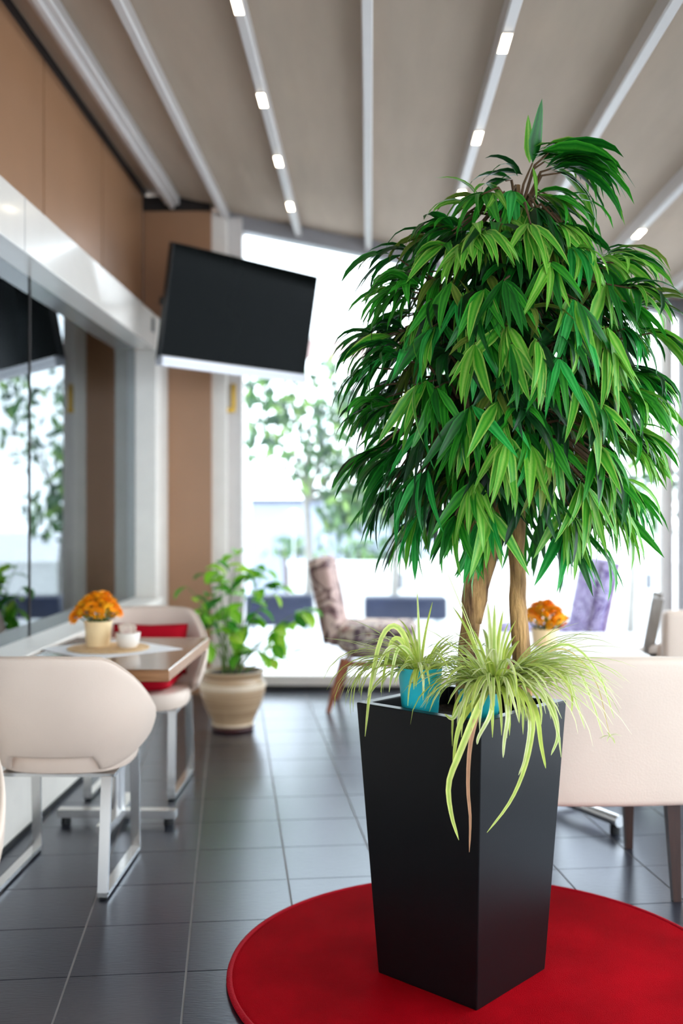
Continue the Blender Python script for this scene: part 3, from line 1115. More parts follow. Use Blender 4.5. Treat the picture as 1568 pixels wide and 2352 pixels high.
def fill_blades(t, n, cx, cy, z0, yawf, Lr, er, dr, wr, pal):
    made = 0
    tries = 0
    while made < n and tries < n * 12:
        tries += 1
        a = yawf()
        L = br.uniform(*Lr)
        bm, _ = blade_mesh((cx + 0.03 * math.cos(a), cy + 0.03 * math.sin(a), z0), a, L, R(br.uniform(*er)), R(br.uniform(*dr)), br.uniform(*wr), br.choice(pal), 8, br.uniform(0.7, 1.2), br.uniform(-0.5, 0.5))
        if hits_planter(bm, t.location):
            bm.free()
            continue
        obj('leaf', bm, M['blade'], t)
        made += 1


def hanging(t, items):
    for (W, cols, pts) in items:
        obj('leaf', path_blade(pts, W, cols, t.location), M['blade'], t)


fill_blades(sp1, 110, 0, 0, 0.135, lambda: br.uniform(0, 6.283), (0.11, 0.22), (25, 85), (60, 150), (0.007, 0.012), BPAL[:4])
fill_blades(sp1, 22, 0, 0, 0.135, lambda: br.gauss(R(185), 0.35), (0.20, 0.30), (30, 60), (110, 170), (0.009, 0.014), BPAL[:3])
for (a, L, e0, dr) in ((100, 0.22, 85, 10), (60, 0.20, 80, 25), (172, 0.27, 38, 40), (160, 0.30, 30, 30), (150, 0.26, 50, 40)):
    bm, _ = blade_mesh((0, 0, 0.135), R(a), L, R(e0), R(dr), 0.010, br.choice(BPAL[:3]), 10, 0.9)
    obj('leaf', bm, M['blade'], sp1)
hanging(sp1, [
    (0.017, BPAL[0], [(0.189, 2.820, 0.873), (0.165, 2.810, 0.945), (0.133, 2.800, 0.966), (0.102, 2.790, 0.924), (0.077, 2.790, 0.802), (0.063, 2.800, 0.670)]),
    (0.014, BPAL[2], [(0.189, 2.820, 0.873), (0.165, 2.810, 0.922), (0.139, 2.800, 0.931), (0.121, 2.790, 0.884), (0.105, 2.800, 0.789)]),
    (0.013, BPAL[1], [(0.194, 2.800, 0.876), (0.171, 2.780, 0.908), (0.150, 2.770, 0.910), (0.136, 2.760, 0.865), (0.126, 2.770, 0.794)]),
    (0.010, BPAL[3], [(0.188, 2.800, 0.882), (0.134, 2.780, 0.914), (0.097, 2.780, 0.862), (0.086, 2.790, 0.814)]),
])

sp2 = spider_pot(0.362, 2.745, SOILZ, 0.056, 0.044, 0.098, 'larger spider plant spilling over the front corner of the planter')
fill_blades(sp2, 90, 0.045, 0.01, 0.095, lambda: br.gauss(R(-15), 0.6), (0.22, 0.38), (35, 75), (70, 135), (0.010, 0.016), [BPAL[0], BPAL[1], BPAL[3], BPAL[3]])
fill_blades(sp2, 60, 0.045, 0.01, 0.095, lambda: br.gauss(R(-90), 0.7), (0.16, 0.30), (35, 80), (100, 175), (0.010, 0.018), BPAL[:4])
fill_blades(sp2, 60, 0.04, 0.01, 0.095, lambda: br.uniform(0, 6.283), (0.14, 0.30), (45, 88), (40, 130), (0.010, 0.018), BPAL[:4])
fill_blades(sp2, 26, 0.03, 0.0, 0.095, lambda: br.gauss(R(200), 0.4), (0.16, 0.26), (40, 75), (90, 160), (0.008, 0.012), BPAL[:4])
# stiff upright ones
for (a, L, e0, dr, w) in ((165, 0.31, 72, 6, 0.009), (150, 0.36, 68, 4, 0.008), (100, 0.24, 84, 18, 0.020), (80, 0.23, 86, 14, 0.020), (60, 0.22, 84, 25, 0.018), (20, 0.30, 48, 20, 0.008), (5, 0.33, 40, 30, 0.008)):
    bm, _ = blade_mesh((0.04, 0.02, 0.095), R(a), L, R(e0), R(dr), w, br.choice([BPAL[0], BPAL[1], BPAL[3]]), 8)
    obj('leaf', bm, M['blade'], sp2)
# long ones hanging over the planter's front
hanging(sp2, [
    (0.019, BPAL[0], [(0.378, 2.700, 0.812), (0.336, 2.570, 0.792), (0.287, 2.545, 0.685), (0.261, 2.550, 0.610), (0.269, 2.565, 0.531), (0.289, 2.575, 0.464)]),
    (0.012, DRY, [(0.358, 2.680, 0.799), (0.329, 2.560, 0.767), (0.313, 2.555, 0.693), (0.310, 2.565, 0.595), (0.317, 2.575, 0.517), (0.316, 2.585, 0.431)]),
    (0.013, BPAL[0], [(0.457, 2.700, 0.818), (0.471, 2.580, 0.774), (0.462, 2.570, 0.690), (0.441, 2.575, 0.614), (0.410, 2.580, 0.548), (0.359, 2.580, 0.481)]),
    (0.013, BPAL[3], [(0.423, 2.700, 0.812), (0.409, 2.570, 0.776), (0.400, 2.570, 0.711), (0.398, 2.575, 0.667)]),
    (0.015, BPAL[2], [(0.483, 2.720, 0.803), (0.485, 2.600, 0.770), (0.496, 2.600, 0.694), (0.510, 2.610, 0.632)]),
    (0.014, BPAL[1], [(0.521, 2.740, 0.811), (0.539, 2.660, 0.769), (0.550, 2.660, 0.703), (0.532, 2.655, 0.654)]),
    (0.016, BPAL[2], [(0.367, 2.700, 0.806), (0.305, 2.580, 0.774), (0.282, 2.560, 0.724), (0.273, 2.560, 0.650)]),
    (0.013, BPAL[1], [(0.356, 2.700, 0.806), (0.303, 2.620, 0.793), (0.277, 2.600, 0.759), (0.258, 2.620, 0.766)]),
    (0.010, BPAL[3], [(0.446, 2.700, 0.806), (0.462, 2.575, 0.764), (0.451, 2.570, 0.669), (0.436, 2.575, 0.624)]),
    (0.012, BPAL[3], [(0.389, 2.700, 0.806), (0.364, 2.560, 0.778), (0.336, 2.555, 0.725), (0.332, 2.560, 0.703)]),
    (0.010, BPAL[3], [(0.475, 2.740, 0.856), (0.569, 2.700, 0.868), (0.606, 2.690, 0.775), (0.627, 2.690, 0.713)]),
    (0.010, BPAL[3], [(0.490, 2.760, 0.865), (0.596, 2.720, 0.882), (0.642, 2.700, 0.795), (0.676, 2.700, 0.694)]),
    (0.009, BPAL[1], [(0.490, 2.760, 0.876), (0.589, 2.740, 0.925), (0.664, 2.720, 0.860), (0.707, 2.710, 0.737)]),
    (0.010, BPAL[0], [(0.484, 2.760, 0.853), (0.551, 2.720, 0.882), (0.592, 2.700, 0.806), (0.592, 2.690, 0.752)]),
])
# a thin runner with a plantlet at its end
q = [(0.460, 2.72, 0.860), (0.573, 2.72, 0.916), (0.658, 2.72, 0.837), (0.698, 2.72, 0.690)]
obj('runner', path_blade(q, 0.004, BPAL[4], sp2.location), M['blade'], sp2)
e = P3(*q[-1]) - Vector(sp2.location)
for k in range(9):
    bm, _ = blade_mesh(e, k * 0.7, br.uniform(0.02, 0.04), R(br.uniform(-40, 50)), R(60), 0.005, BPAL[3], 5)
    obj('leaf', bm, M['blade'], sp2)


# ------------------------------------------------------------------ tub chairs on sled legs
def shell_grid(nphi, nt, A, rx, ry, inset):
    g = []
    for i in range(nphi + 1):
        f = -A + 2 * A * i / nphi
        u = abs(f) / A
        zr = 0.80 - 0.02 * u - 0.26 * max(0, (u - 0.30) / 0.70) ** 1.5
        zb = 0.405 + 0.085 * max(0, (u - 0.45) / 0.55) ** 1.7 + 0.05 * max(0.0, min(1.0, (0.36 - u) / 0.05))
        row = []
        for j in range(nt + 1):
            t = j / nt
            z = zb + (zr - zb) * t
            s = 1.0 - 0.24 * (1 - min(1, (z - 0.40) / 0.24)) ** 2
            e = 0.78
            cx = math.copysign(abs(math.sin(f)) ** e, math.sin(f))
            cyy = math.copysign(abs(math.cos(f)) ** e, math.cos(f))
            lean = 0.05 * max(0, (z - 0.45) / 0.35) * max(0, math.cos(f))
            x = (rx - inset) * s * cx * (1 + 0.10 * max(0, (u - 0.5) / 0.5))
            y = -(ry - inset) * s * cyy - lean
            row.append(Vector((x, y, z)))
        g.append(row)
    return g


def make_tub(label, loc, rz):
    t = thing('tub_chair', label, 'chair', loc, rz, 'beige tub chairs on steel sled legs')
    A = R(106)
    NP, NT = 36, 10
    og = shell_grid(NP, NT, A, 0.288, 0.262, 0.0)
    ig = shell_grid(NP, NT, A, 0.288, 0.262, 0.032)
    bm = bmesh.new()
    vo = [[bm.verts.new(p) for p in r_] for r_ in og]
    vi = [[bm.verts.new(p + Vector((0, 0, 0.0))) for p in r_] for r_ in ig]
    for i in range(NP):
        for j in range(NT):
            bm.faces.new((vo[i][j], vo[i][j + 1], vo[i + 1][j + 1], vo[i + 1][j]))
            bm.faces.new((vi[i][j], vi[i + 1][j], vi[i + 1][j + 1], vi[i][j + 1]))
        bm.faces.new((vo[i][NT], vi[i][NT], vi[i + 1][NT], vo[i + 1][NT]))
        bm.faces.new((vo[i][0], vo[i + 1][0], vi[i + 1][0], vi[i][0]))
    for i in (0, NP):
        for j in range(NT):
            q = (vo[i][j], vi[i][j], vi[i][j + 1], vo[i][j + 1])
            bm.faces.new(q if i == 0 else tuple(reversed(q)))
    bmesh.ops.recalc_face_normals(bm, faces=bm.faces)
    rim = [e for e in bm.edges if e.is_manifold and e.calc_face_angle(0) > R(60)]
    bmesh.ops.bevel(bm, geom=rim, offset=0.010, segments=3, profile=0.5, affect='EDGES')
    sh = obj('shell', bm, M['leather'], t, 'auto')
    bm = bmesh.new()
    mid = [(a[NT] * 0.75 + b[NT] * 0.25) + Vector((0, 0, 0.002)) for a, b in zip(og, ig)]
    tube(bm, mid, 0.0045, 6)
    obj('piping', bm, M['leather_seam'], sh, True)
    # seat: rounded D-shaped cushion
    bm = bmesh.new()
    prof = [(0.90, 0.385), (0.97, 0.392), (1.0, 0.41), (1.0, 0.445), (0.96, 0.462), (0.85, 0.468)]
    rings = []
    n = 40
    for s, z in prof:
        ring = []
        for k in range(n):
            a = 2 * math.pi * k / n
            ex = 0.72
            cx = math.copysign(abs(math.cos(a)) ** ex, math.cos(a)) * 0.228 * s
            cy_ = math.copysign(abs(math.sin(a)) ** ex, math.sin(a)) * 0.212 * s + 0.045
            ring.append(bm.verts.new((cx, cy_, z)))
        rings.append(ring)
    for a, b in zip(rings, rings[1:]):
        for k in range(n):
            bm.faces.new((a[k], a[(k + 1) % n], b[(k + 1) % n], b[k]))
    bm.faces.new(list(reversed(rings[0])))
    bm.faces.new(rings[-1])
    obj('seat', bm, M['leather'], t, 'auto')
    for s in (-1, 1):
        x = s * 0.185
        bm = bmesh.new()
        w, th = 0.034, 0.014
        # loop: front upright, runner, rear upright, as one bent flat bar
        bar(bm, (x, 0.24, 0.016), (x, 0.22, 0.39), w, th)
        bar(bm, (x, -0.24, 0.016), (x, -0.19, 0.39), w, th)
        bar(bm, (x, -0.247, 0.016), (x, 0.247, 0.016), w, th)
        fr = obj('sled_leg', bm, M['chrome'], t)
        for y in (-0.225, 0.225):
            obj('glide', box(x - 0.012, x + 0.012, y - 0.02, y + 0.02, 0.0, 0.0095, 0.002, 1), M['black'], fr)
    obj('cross_bar', bar(bmesh.new(), (-0.195, 0.02, 0.378), (0.195, 0.02, 0.378), 0.30, 0.012), M['chrome'], t)
    return t


c1x, c1y = P(-0.960, 3.67)
make_tub('beige tub chair in front of the flower table, seen whole from behind', (c1x, c1y, 0), R(0))
c2x, c2y = P(-0.925, 4.83)
make_tub('beige tub chair behind the flower table, facing us with red cushions', (c2x, c2y, 0), R(180))
c3x, c3y = P(-0.992, 2.08)
make_tub('beige tub chair cut off at the left edge, nearest to us', (c3x, c3y, 0), R(180))


def cushion(name, label, w, d, h_, m, loc, rot):
    bm = bmesh.new()
    n = 14
    g = {}
    for side in (1, -1):
        for i in range(n + 1):
            for j in range(n + 1):
                u, v_ = -1 + 2 * i / n, -1 + 2 * j / n
                ed = (1 - u ** 4) * (1 - v_ ** 4)
                pin = 1 - 0.06 * (1 - abs(u)) * (abs(v_) > 0.99) - 0.06 * (1 - abs(v_)) * (abs(u) > 0.99)
                if side == -1 and (i in (0, n) or j in (0, n)):
                    g[(side, i, j)] = g[(1, i, j)]
                    continue
                g[(side, i, j)] = bm.verts.new((u * w / 2 * pin, v_ * d / 2 * pin, side * h_ / 2 * max(0.0, ed) ** 0.5))
    for side in (1, -1):
        for i in range(n):
            for j in range(n):
                q = [g[(side, i, j)], g[(side, i + 1, j)], g[(side, i + 1, j + 1)], g[(side, i, j + 1)]]
                bm.faces.new(q if side == 1 else q[::-1])
    o = obj(name, bm, m, None, True, loc, rot)
    return tag(o, label, 'cushion', 'red cushions on the far tub chair')


cushion('back_cushion', 'red scatter cushion leaning on the back of the far tub chair', 0.36, 0.24, 0.09, M['red_cushion'], (c2x + 0.005, c2y + 0.165, 0.612), (R(80), 0, R(0)))
cushion('seat_cushion', 'flat dark red cushion on the seat of the far tub chair', 0.36, 0.34, 0.06, M['red_cushion'], (c2x, c2y - 0.075, 0.498), (0, 0, 0))


# ------------------------------------------------------------------ tables
def table(label, loc, w, d, z, foot_rot, foot_len, roundfoot):
    t = thing('cafe_table', label, 'table', loc, 0)
    tp = obj('table_top', box(-w / 2, w / 2, -d / 2, d / 2, z - 0.045, z, 0.003, 2), M['wood_table'], t)
    obj('edge_band', box(-w / 2 - 0.002, w / 2 + 0.002, -d / 2 - 0.002, d / 2 + 0.002, z - 0.043, z - 0.004, 0.002, 1), M['wood_edge'], tp)
    obj('column', tube(bmesh.new(), [(0, 0, 0.05), (0, 0, z - 0.05)], 0.03, 20), M['chrome'], t, 'auto')
    obj('mount_plate', box(-0.14, 0.14, -0.14, 0.14, z - 0.058, z - 0.045, 0.002, 1), M['black'], t)
    for k in range(2):
        a = foot_rot + k * math.pi / 2
        d_ = Vector((math.cos(a), math.sin(a), 0))
        bm = bmesh.new()
        if roundfoot:
            tube(bm, [d_ * -foot_len / 2 + Vector((0, 0, 0.055)), d_ * foot_len / 2 + Vector((0, 0, 0.055))], 0.024, 16)
        else:
            bar(bm, d_ * -foot_len / 2 + Vector((0, 0, 0.045 + 0.001 * k)), d_ * foot_len / 2 + Vector((0, 0, 0.045 + 0.001 * k)), 0.05, 0.032)
        f = obj('foot_bar', bm, M['chrome'], t, 'auto')
        for s in (-1, 1):
            q = d_ * (s * (foot_len / 2 - 0.03))
            obj('glide', tube(bmesh.new(), [q, q + Vector((0, 0, 0.034))], 0.02, 12), M['black'], f)
    return t


TZ = 0.70
t1x, t1y = -1.027, P(-0.95, 4.25)[1]
table('walnut cafe table by the dark glazing, with orange flowers', (t1x, t1y, 0), 0.60, 0.94, TZ, R(0), 0.48, False)
t2x, t2y = P(0.90, 4.48)
table('white covered table behind the black planter', (t2x, t2y, 0), 0.66, 0.90, TZ, R(-62), 0.86, True)

# paper mats, woven mat
wx, wy = P(-0.955, 4.33)
o = obj('paper_mat', box(-0.215, 0.215, -0.215, 0.215, 0, 0.0015), M['paper'], None, False, (wx - 0.005, wy, TZ + 0.0002), (0, 0, R(45)))
tag(o, 'white square paper mat laid cornerwise on the walnut table', 'mat')
wx, wy = P(-0.965, 4.33)
bm = lathe([(0, 0.0), (0.165, 0.0), (0.168, 0.003), (0.165, 0.006), (0, 0.006)], 48)
o = obj('woven_mat', bm, M['woven'], None, False, (wx, wy, TZ + 0.002))
tag(o, 'round straw coloured mat under the cream flower pot', 'mat')
o = obj('table_runner', box(-0.325, 0.325, -0.44, 0.44, 0, 0.002), M['paper'], None, False, (t2x, t2y, TZ + 0.0002))
tag(o, 'white cloth covering the table behind the planter', 'tablecloth')


def flower_mesh(seed):
    r = random.Random(seed)
    bm = bmesh.new()
    for ring, (n, tilt, rad, ln) in enumerate(((12, 8, 0.010, 0.026), (11, 32, 0.008, 0.023), (9, 55, 0.005, 0.019), (6, 76, 0.002, 0.014))):
        for k in range(n):
            a = 2 * math.pi * k / n + ring * 0.3 + r.uniform(-0.1, 0.1)
            tl = R(tilt + r.uniform(-8, 8))
            d = Vector((math.cos(a) * math.cos(tl), math.sin(a) * math.cos(tl), math.sin(tl)))
            s = Vector((-math.sin(a), math.cos(a), 0))
            b = Vector((math.cos(a) * rad, math.sin(a) * rad, ring * 0.003))
            w = 0.0075
            q = [b - s * w * 0.5, b + d * ln * 0.65 - s * w, b + d * ln + Vector((0, 0, -0.003)), b + d * ln * 0.65 + s * w, b + s * w * 0.5]
            bm.faces.new([bm.verts.new(c) for c in q])
    return bm


def flower_pot(label, loc, rt, rb, h_, spread, n, seed, mats):
    t = thing('flower_pot', label, 'flower pot', loc, 0)
    obj('pot', lathe([(0, 0), (rb, 0), (rb + 0.001, 0.003), (rt, h_ * 0.93), (rt + 0.003, h_ * 0.94), (rt + 0.003, h_), (rt - 0.004, h_), (rt - 0.006, h_ - 0.015), (0, h_ - 0.016)], 36), M['cream_pot'], t, 'auto')
    r = random.Random(seed)
    fm = []
    for k in range(2):
        o = obj('flower', flower_mesh(seed + k), mats[k], t)
        fm.append(o)
    pts = []
    for k in range(n):
        a = k * 2.399
        q = math.sqrt((k + 0.5) / n)
        rr = spread * q
        pts.append((rr * math.cos(a), rr * math.sin(a), h_ + 0.022 + 0.085 * (1 - q * q) + r.uniform(-0.006, 0.008), q, a))
    for k, (x, y, z, q, a) in enumerate(pts):
        if k < 2:
            o = fm[k]
        else:
            o = fm[k % 2].copy()
            COL.objects.link(o)
            o.parent = t
        o.location = (x, y, z)
        o.rotation_euler = (0.9 * q * -math.sin(a) * -1 * -1, 0.9 * q * math.cos(a), r.uniform(0, 6))
        o.scale = [r.uniform(0.85, 1.2)] * 3
    bm = bmesh.new()
    for (x, y, z, q, a) in pts:
        tube(bm, [(x * 0.3, y * 0.3, h_ - 0.02), (x * 0.8, y * 0.8, (h_ + z) * 0.5), (x, y, z)], 0.002, 5, False)
    o = obj('stems', bm, M['stem_green'], t, True)
    for k in range(10):
        a = k * 0.63 + r.uniform(-0.2, 0.2)
        d = Vector((math.cos(a), math.sin(a), 0))
        s = Vector((-math.sin(a), math.cos(a), 0))
        b = d * 0.02 + Vector((0, 0, h_))
        bm = bmesh.new()
        q = [b, b + d * 0.035 + s * 0.010 + Vector((0, 0, 0.014)), b + d * 0.062 + Vector((0, 0, 0.006)), b + d * 0.035 - s * 0.010 + Vector((0, 0, 0.014))]
        bm.faces.new([bm.verts.new(c) for c in q])
        obj('leaf', bm, M['dark_leaf'], t)
    return t


wx, wy = P(-1.015, 4.36)
flower_pot('cream pot of orange flowers on the walnut table', (wx, wy, TZ + 0.0085), 0.056, 0.047, 0.105, 0.088, 26, 31, (M['petal'], M['petal2']))
wx, wy = P(0.86, 4.42)
flower_pot('cream pot of orange flowers on the table behind the planter', (wx, wy, TZ + 0.0025), 0.056, 0.047, 0.072, 0.082, 24, 47, (M['petal2'], M['petal']))

wx, wy = P(-0.885, 4.33)
t = thing('sugar_holder', 'small white bowl of sugar packets beside the cream flower pot', 'bowl', (wx, wy, TZ + 0.0085), 0)
obj('bowl', lathe([(0, 0), (0.034, 0), (0.044, 0.012), (0.050, 0.045), (0.052, 0.060), (0.048, 0.060), (0.045, 0.045), (0.040, 0.016), (0, 0.012)], 36), M['ceramic'], t, 'auto')
for k in range(9):
    o = obj('sugar_packet', box(-0.022, 0.022, -0.002, 0.002, 0, 0.075, 0.001, 1), M['packet'], t, False, (rnd.uniform(-0.016, 0.016), -0.030 + k * 0.0075, 0.0165), (R(rnd.uniform(-6, 6)), R(rnd.uniform(-8, 8)), R(rnd.uniform(-20, 20))))


# ------------------------------------------------------------------ potted shrub on the floor
PPx, PPy = P(-0.632, 6.08)
shrub = thing('potted_shrub', 'leafy bright green plant in a round banded clay pot', 'potted plant', (PPx, PPy, 0), 0)
obj('saucer', lathe([(0, 0), (0.115, 0), (0.125, 0.012), (0.120, 0.022), (0, 0.022)], 40), M['saucer'], shrub, 'auto')
pot = obj('pot', lathe([(0, 0.023), (0.112, 0.023), (0.120, 0.030), (0.118, 0.044), (0.135, 0.08), (0.168, 0.15), (0.186, 0.21), (0.190, 0.25), (0.184, 0.272), (0.172, 0.29), (0.168, 0.305), (0.176, 0.322), (0.184, 0.332), (0.184, 0.342), (0.172, 0.344), (0.162, 0.325), (0, 0.318)], 56), M['pot_clay'], shrub, 'auto')
obj('band', lathe([(0.186, 0.246), (0.1935, 0.248), (0.1945, 0.262), (0.190, 0.276), (0.184, 0.276)], 56), M['pot_band'], pot, 'auto')
obj('band', lathe([(0.112, 0.030), (0.1225, 0.032), (0.1225, 0.042), (0.116, 0.044)], 56), M['pot_band'], pot, 'auto')
obj('soil', lathe([(0, 0.326), (0.10, 0.330), (0.163, 0.324), (0.163, 0.319)], 30), M['soil'], pot, True)

SPAL = [(rgb(146, 206, 48), rgb(112, 188, 32), rgb(176, 222, 84)), (rgb(96, 176, 36), rgb(62, 146, 28), rgb(126, 194, 56)), (rgb(190, 226, 74), rgb(156, 210, 48), rgb(208, 234, 110)), (rgb(56, 134, 40), rgb(38, 108, 34), rgb(80, 154, 56))]


def broad_rows(L, W, e0, droop, n=6):
    rows = []
    p = Vector((0, 0, 0))
    for i in range(n + 1):
        s = i / n
        a = e0 - droop * s
        d = Vector((math.cos(a), 0, math.sin(a)))
        nr = Vector((-math.sin(a), 0, math.cos(a)))
        w = W * 0.5 * math.sin(math.pi * min(1, s * 0.94 + 0.04)) ** 0.8
        w = max(w, 0.001)
        rows.append([p + Vector((0, 1, 0)) * (c * w) + nr * (abs(c) * w * 0.3) for c in (-1, -0.5, 0, 0.5, 1)])
        p = p + d * (L / n)
    return rows


bl = {}
for ei, (e0, dr) in enumerate(((35, 70), (5, 60), (-25, 45), (-55, 20))):
    for pi in range(4):
        bm = bmesh.new()
        cl = bm.loops.layers.float_color.new('Col')
        leaf_into(bm, cl, broad_rows(0.125, 0.078, R(e0), R(dr)), SPAL[pi])
        me = bpy.data.meshes.new('leaf')
        bm.to_mesh(me)
        bm.free()
        me.materials.append(M['shrub_leaf'])
        bl[(ei, pi)] = me
sr = random.Random(11)


def S_(u, z, dy=0.0):
    """stem tip: sideways distance from the pot axis and height"""
    return Vector((u, dy, z))


STEMS = [(-0.26, 0.83, -0.05), (-0.17, 0.93, 0.08), (-0.08, 0.98, -0.10), (0.02, 1.01, 0.05), (0.10, 0.93, -0.08), (0.18, 0.92, 0.08), (0.30, 0.84, 0.0),
         (0.42, 0.70, -0.06), (0.36, 0.62, 0.1), (0.26, 0.50, -0.1), (0.33, 0.42, 0.05), (-0.14, 0.52, -0.12), (0.03, 0.60, -0.16), (-0.05, 0.70, 0.12), (0.12, 0.66, 0.0), (-0.20, 0.72, 0.0), (0.08, 0.47, -0.15)]
for (u, z, dy) in STEMS:
    b0 = Vector((sr.uniform(-0.06, 0.06), sr.uniform(-0.06, 0.06), 0.31))
    tip = S_(u, z, dy)
    midp = Vector((b0.x * 0.6 + tip.x * 0.35, b0.y * 0.6 + tip.y * 0.35, 0.31 + (tip.z - 0.31) * 0.62 + 0.04))
    pts = []
    for i in range(9):
        s = i / 8
        pts.append(b0 * (1 - s) ** 2 + midp * 2 * s * (1 - s) + tip * s * s)
    obj('stem', tube(bmesh.new(), pts, [0.006 - 0.0005 * i for i in range(9)], 6), M['stem_green'], shrub, True)
    nl = 7 if z > 0.6 else 5
    for k in range(nl):
        s = 1.0 if k == 0 else sr.uniform(0.55, 1.0)
        q = b0 * (1 - s) ** 2 + midp * 2 * s * (1 - s) + tip * s * s
        o = bpy.data.objects.new('leaf', bl[(sr.choice([0, 1, 1, 2, 2, 3]), sr.choice([0, 0, 1, 1, 2, 3]))])
        link(o, shrub)
        o.location = q
        o.rotation_euler = (sr.uniform(-0.5, 0.5), 0, sr.uniform(0, 6.28))
        o.scale = [sr.uniform(0.75, 1.2)] * 3


# ------------------------------------------------------------------ right armchair, seen from behind
def soft_slab(w, d, h_, bev, bow=0.0, lean=0.0, topbow=0.0, n=10):
    """upholstered slab: w along x, d along y, h up; bow pushes the middle back, lean tips the top"""
    bm = box(-w / 2, w / 2, -d / 2, d / 2, 0, h_)
    bmesh.ops.subdivide_edges(bm, edges=[e for e in bm.edges if abs(e.verts[0].co.x - e.verts[1].co.x) > 1e-6], cuts=n)
    bmesh.ops.subdivide_edges(bm, edges=[e for e in bm.edges if abs(e.verts[0].co.z - e.verts[1].co.z) > 1e-6], cuts=6)
    sharp = [e for e in bm.edges if e.is_manifold and e.calc_face_angle(0) > R(60)]
    bmesh.ops.bevel(bm, geom=sharp, offset=bev, segments=4, profile=0.5, affect='EDGES')
    for v_ in bm.verts:
        u = v_.co.x / (w / 2)
        q = v_.co.z / h_
        v_.co.y += -bow * (1 - u * u) - lean * q
        v_.co.z += topbow * (1 - u * u) * q
    return bm


def armchair(label, loc, rz):
    t = thing('armchair', label, 'armchair', loc, rz, 'boxy beige leather armchairs')
    bm = soft_slab(0.60, 0.075, 0.475, 0.022, 0.02, 0.03, 0.008)
    for v_ in bm.verts:
        v_.co += Vector((0, -0.285, 0.325))
    obj('back', bm, M['leather'], t, 'auto')
    for s in (-1, 1):
        bm = soft_slab(0.065, 0.50, 0.31, 0.02)
        for v_ in bm.verts:
            v_.co += Vector((s * 0.268, 0.0, 0.325))
            if v_.co.y > 0.0 and v_.co.z > 0.55:
                v_.co.z -= 0.10 * (v_.co.y / 0.25)
        obj('arm', bm, M['leather'], t, 'auto')
    bm = soft_slab(0.47, 0.50, 0.13, 0.03)
    for v_ in bm.verts:
        v_.co += Vector((0, 0.0, 0.325))
    obj('seat', bm, M['leather'], t, 'auto')
    for sx in (-1, 1):
        for sy in (-1, 1):
            bm = bmesh.new()
            x, y = sx * 0.235, sy * 0.265
            bw, tw = 0.013, 0.022
            lo = [bm.verts.new((x + a * bw, y + b * bw, 0.0)) for a, b in ((-1, -1), (1, -1), (1, 1), (-1, 1))]
            hi = [bm.verts.new((x * 0.96 + a * tw, y * 0.93 + b * tw, 0.335)) for a, b in ((-1, -1), (1, -1), (1, 1), (-1, 1))]
            bm.faces.new(lo[::-1])
            bm.faces.new(hi)
            for k in range(4):
                bm.faces.new((lo[k], lo[(k + 1) % 4], hi[(k + 1) % 4], hi[k]))
            obj('leg', bm, M['dark_wood'], t)
    return t


wx, wy = P(0.853, 3.675)
armchair('boxy beige armchair close behind the planter, its back to us', (wx, wy, 0), R(2.7))
wx, wy = P(1.80, 5.25)
ac = armchair('beige armchair cut off at the right edge, farther back', (wx, wy, 0), R(4))
wx, wy = P(1.50, 5.15)
t = thing('folding_chair', 'slim grey wooden chair frame left of the far right armchair', 'chair', (wx, wy, 0), R(-14.6))
for s in (0, 1):
    obj('back_leg', bar(bmesh.new(), (0.06 - 0.0, 0.38 * s, 0.84), (-0.09, 0.38 * s, 0.0), 0.05, 0.035), M['grey_wood'], t)
    obj('front_leg', bar(bmesh.new(), (0.0, 0.38 * s, 0.45), (-0.34, 0.38 * s, 0.0), 0.045, 0.03), M['grey_wood'], t)
obj('seat', box(-0.38, 0.0, -0.01, 0.39, 0.44, 0.47, 0.006, 2), M['grey_wood'], t)
obj('top_rail', bar(bmesh.new(), (0.045, 0, 0.79), (0.045, 0.38, 0.79), 0.025, 0.07), M['grey_wood'], t)


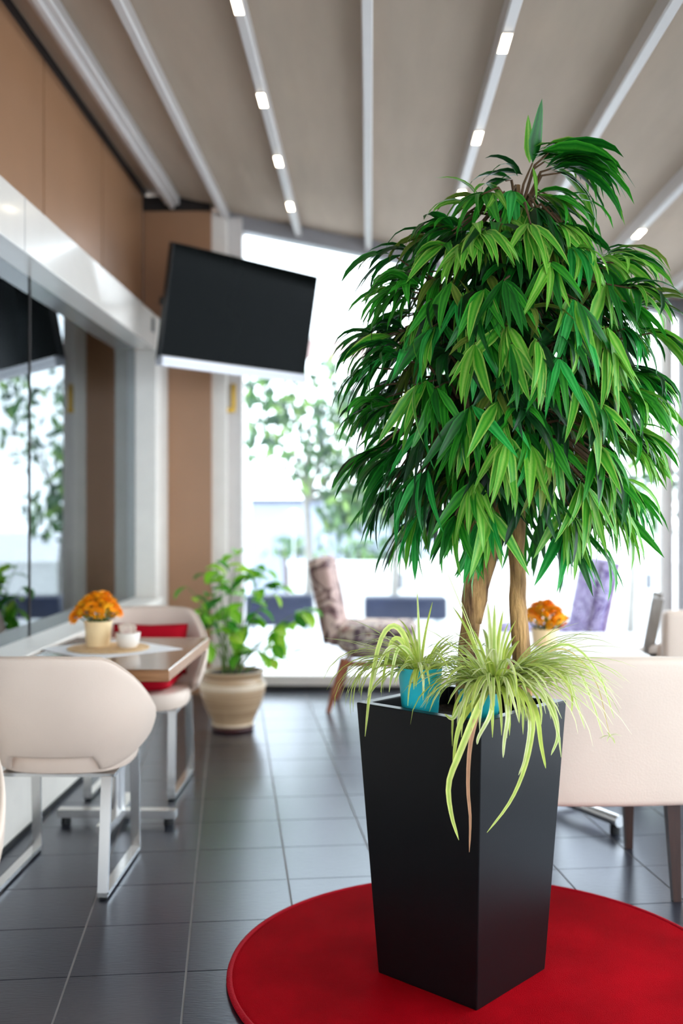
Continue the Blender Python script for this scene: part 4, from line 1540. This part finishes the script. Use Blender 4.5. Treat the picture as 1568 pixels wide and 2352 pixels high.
# ------------------------------------------------------------------ patterned lounge chairs
def lounge(label, loc, rz, fback, fseat, fside):
    """faces +y; seat 0.45 high, reclined back"""
    t = thing('lounge_chair', label, 'chair', loc, rz)
    bm = soft_slab(0.50, 0.10, 0.55, 0.03, 0.0, 0.11, 0.0)
    for v_ in bm.verts:
        v_.co += Vector((0, -0.22, 0.42))
    b = obj('backrest', bm, fback, t, 'auto')
    bm = soft_slab(0.46, 0.03, 0.52, 0.01, 0.0, 0.105, 0.0)
    for v_ in bm.verts:
        v_.co += Vector((0, -0.285, 0.43))
    obj('back_panel', bm, fside, b, 'auto')
    bm = soft_slab(0.52, 0.50, 0.23, 0.05)
    for v_ in bm.verts:
        v_.co += Vector((0, 0.02, 0.32))
        if v_.co.y < -0.1 and v_.co.z < 0.45:
            v_.co.z += 0.10 * (-0.1 - v_.co.y) / 0.13
    obj('seat', bm, fseat, t, 'auto')
    fr = bmesh.new()
    for s in (-1, 1):
        bar(fr, (s * 0.20, -0.18, 0.305), (s * 0.20, 0.24, 0.305), 0.03, 0.04)
    bar(fr, (-0.2, -0.17, 0.305), (0.2, -0.17, 0.305), 0.03, 0.038)
    bar(fr, (-0.2, 0.23, 0.305), (0.2, 0.23, 0.305), 0.03, 0.038)
    obj('seat_frame', fr, M['teak'], t)
    for sx in (-1, 1):
        for sy in (-1, 1):
            top = Vector((sx * 0.21, sy * 0.19 + 0.02, 0.34))
            bot = Vector((sx * 0.23, sy * 0.27, 0.0))
            obj('leg', tube(bmesh.new(), [top, top.lerp(bot, 0.5), bot], [0.030, 0.024, 0.015], 10), M['teak'], t, 'auto')
    return t


wx, wy = P(0.21, 6.76)
lounge('brown patterned lounge chair with wooden legs, left of the planter', (wx, wy, 0), R(-95), M['fab_stripe'], M['fab_brown'], M['fab_stripe'])
wx, wy = P(1.28, 6.55)
lounge('purple patterned lounge chair seen right of the tree trunk', (wx, wy, 0), R(93), M['fab_purple'], M['fab_purple'], M['fab_purple_side'])

# ------------------------------------------------------------------ television
ex = (0.819, 0.90)
ang = math.atan2(ex[1], ex[0]) + YAW
wx, wy = P(-0.607, 6.55)
tv = thing('television', 'large flat black television tilted down beside the far window', 'television', (wx, wy, 2.49), 0)
tv.rotation_euler = Euler((R(11), 0, ang), 'XYZ')
W2, H2 = 0.61, 0.345
obj('body', box(-W2, W2, 0.004, 0.05, -H2, H2, 0.006, 2), M['tv_body'], tv)
obj('screen', box(-W2 + 0.006, W2 - 0.006, 0.0, 0.0055, -H2 + 0.035, H2 - 0.006), M['tv_screen'], tv)
obj('bottom_bar', box(-W2, W2, -0.022, 0.045, -H2 - 0.028, -H2 + 0.034, 0.006, 2), M['silver'], tv)
obj('bar_groove', box(-W2 + 0.002, W2 - 0.002, -0.0235, -0.0215, -H2 - 0.002, -H2 + 0.006), M['grey_metal'], tv)
obj('bracket', box(-0.15, 0.15, 0.05, 0.10, -0.15, 0.15, 0.005, 1), M['black'], tv)
bm = bmesh.new()
bar(bm, (-0.10, 0.09, 0), (-0.34, 0.42, 0.02), 0.05, 0.05)
obj('mount_arm', bm, M['black'], tv)
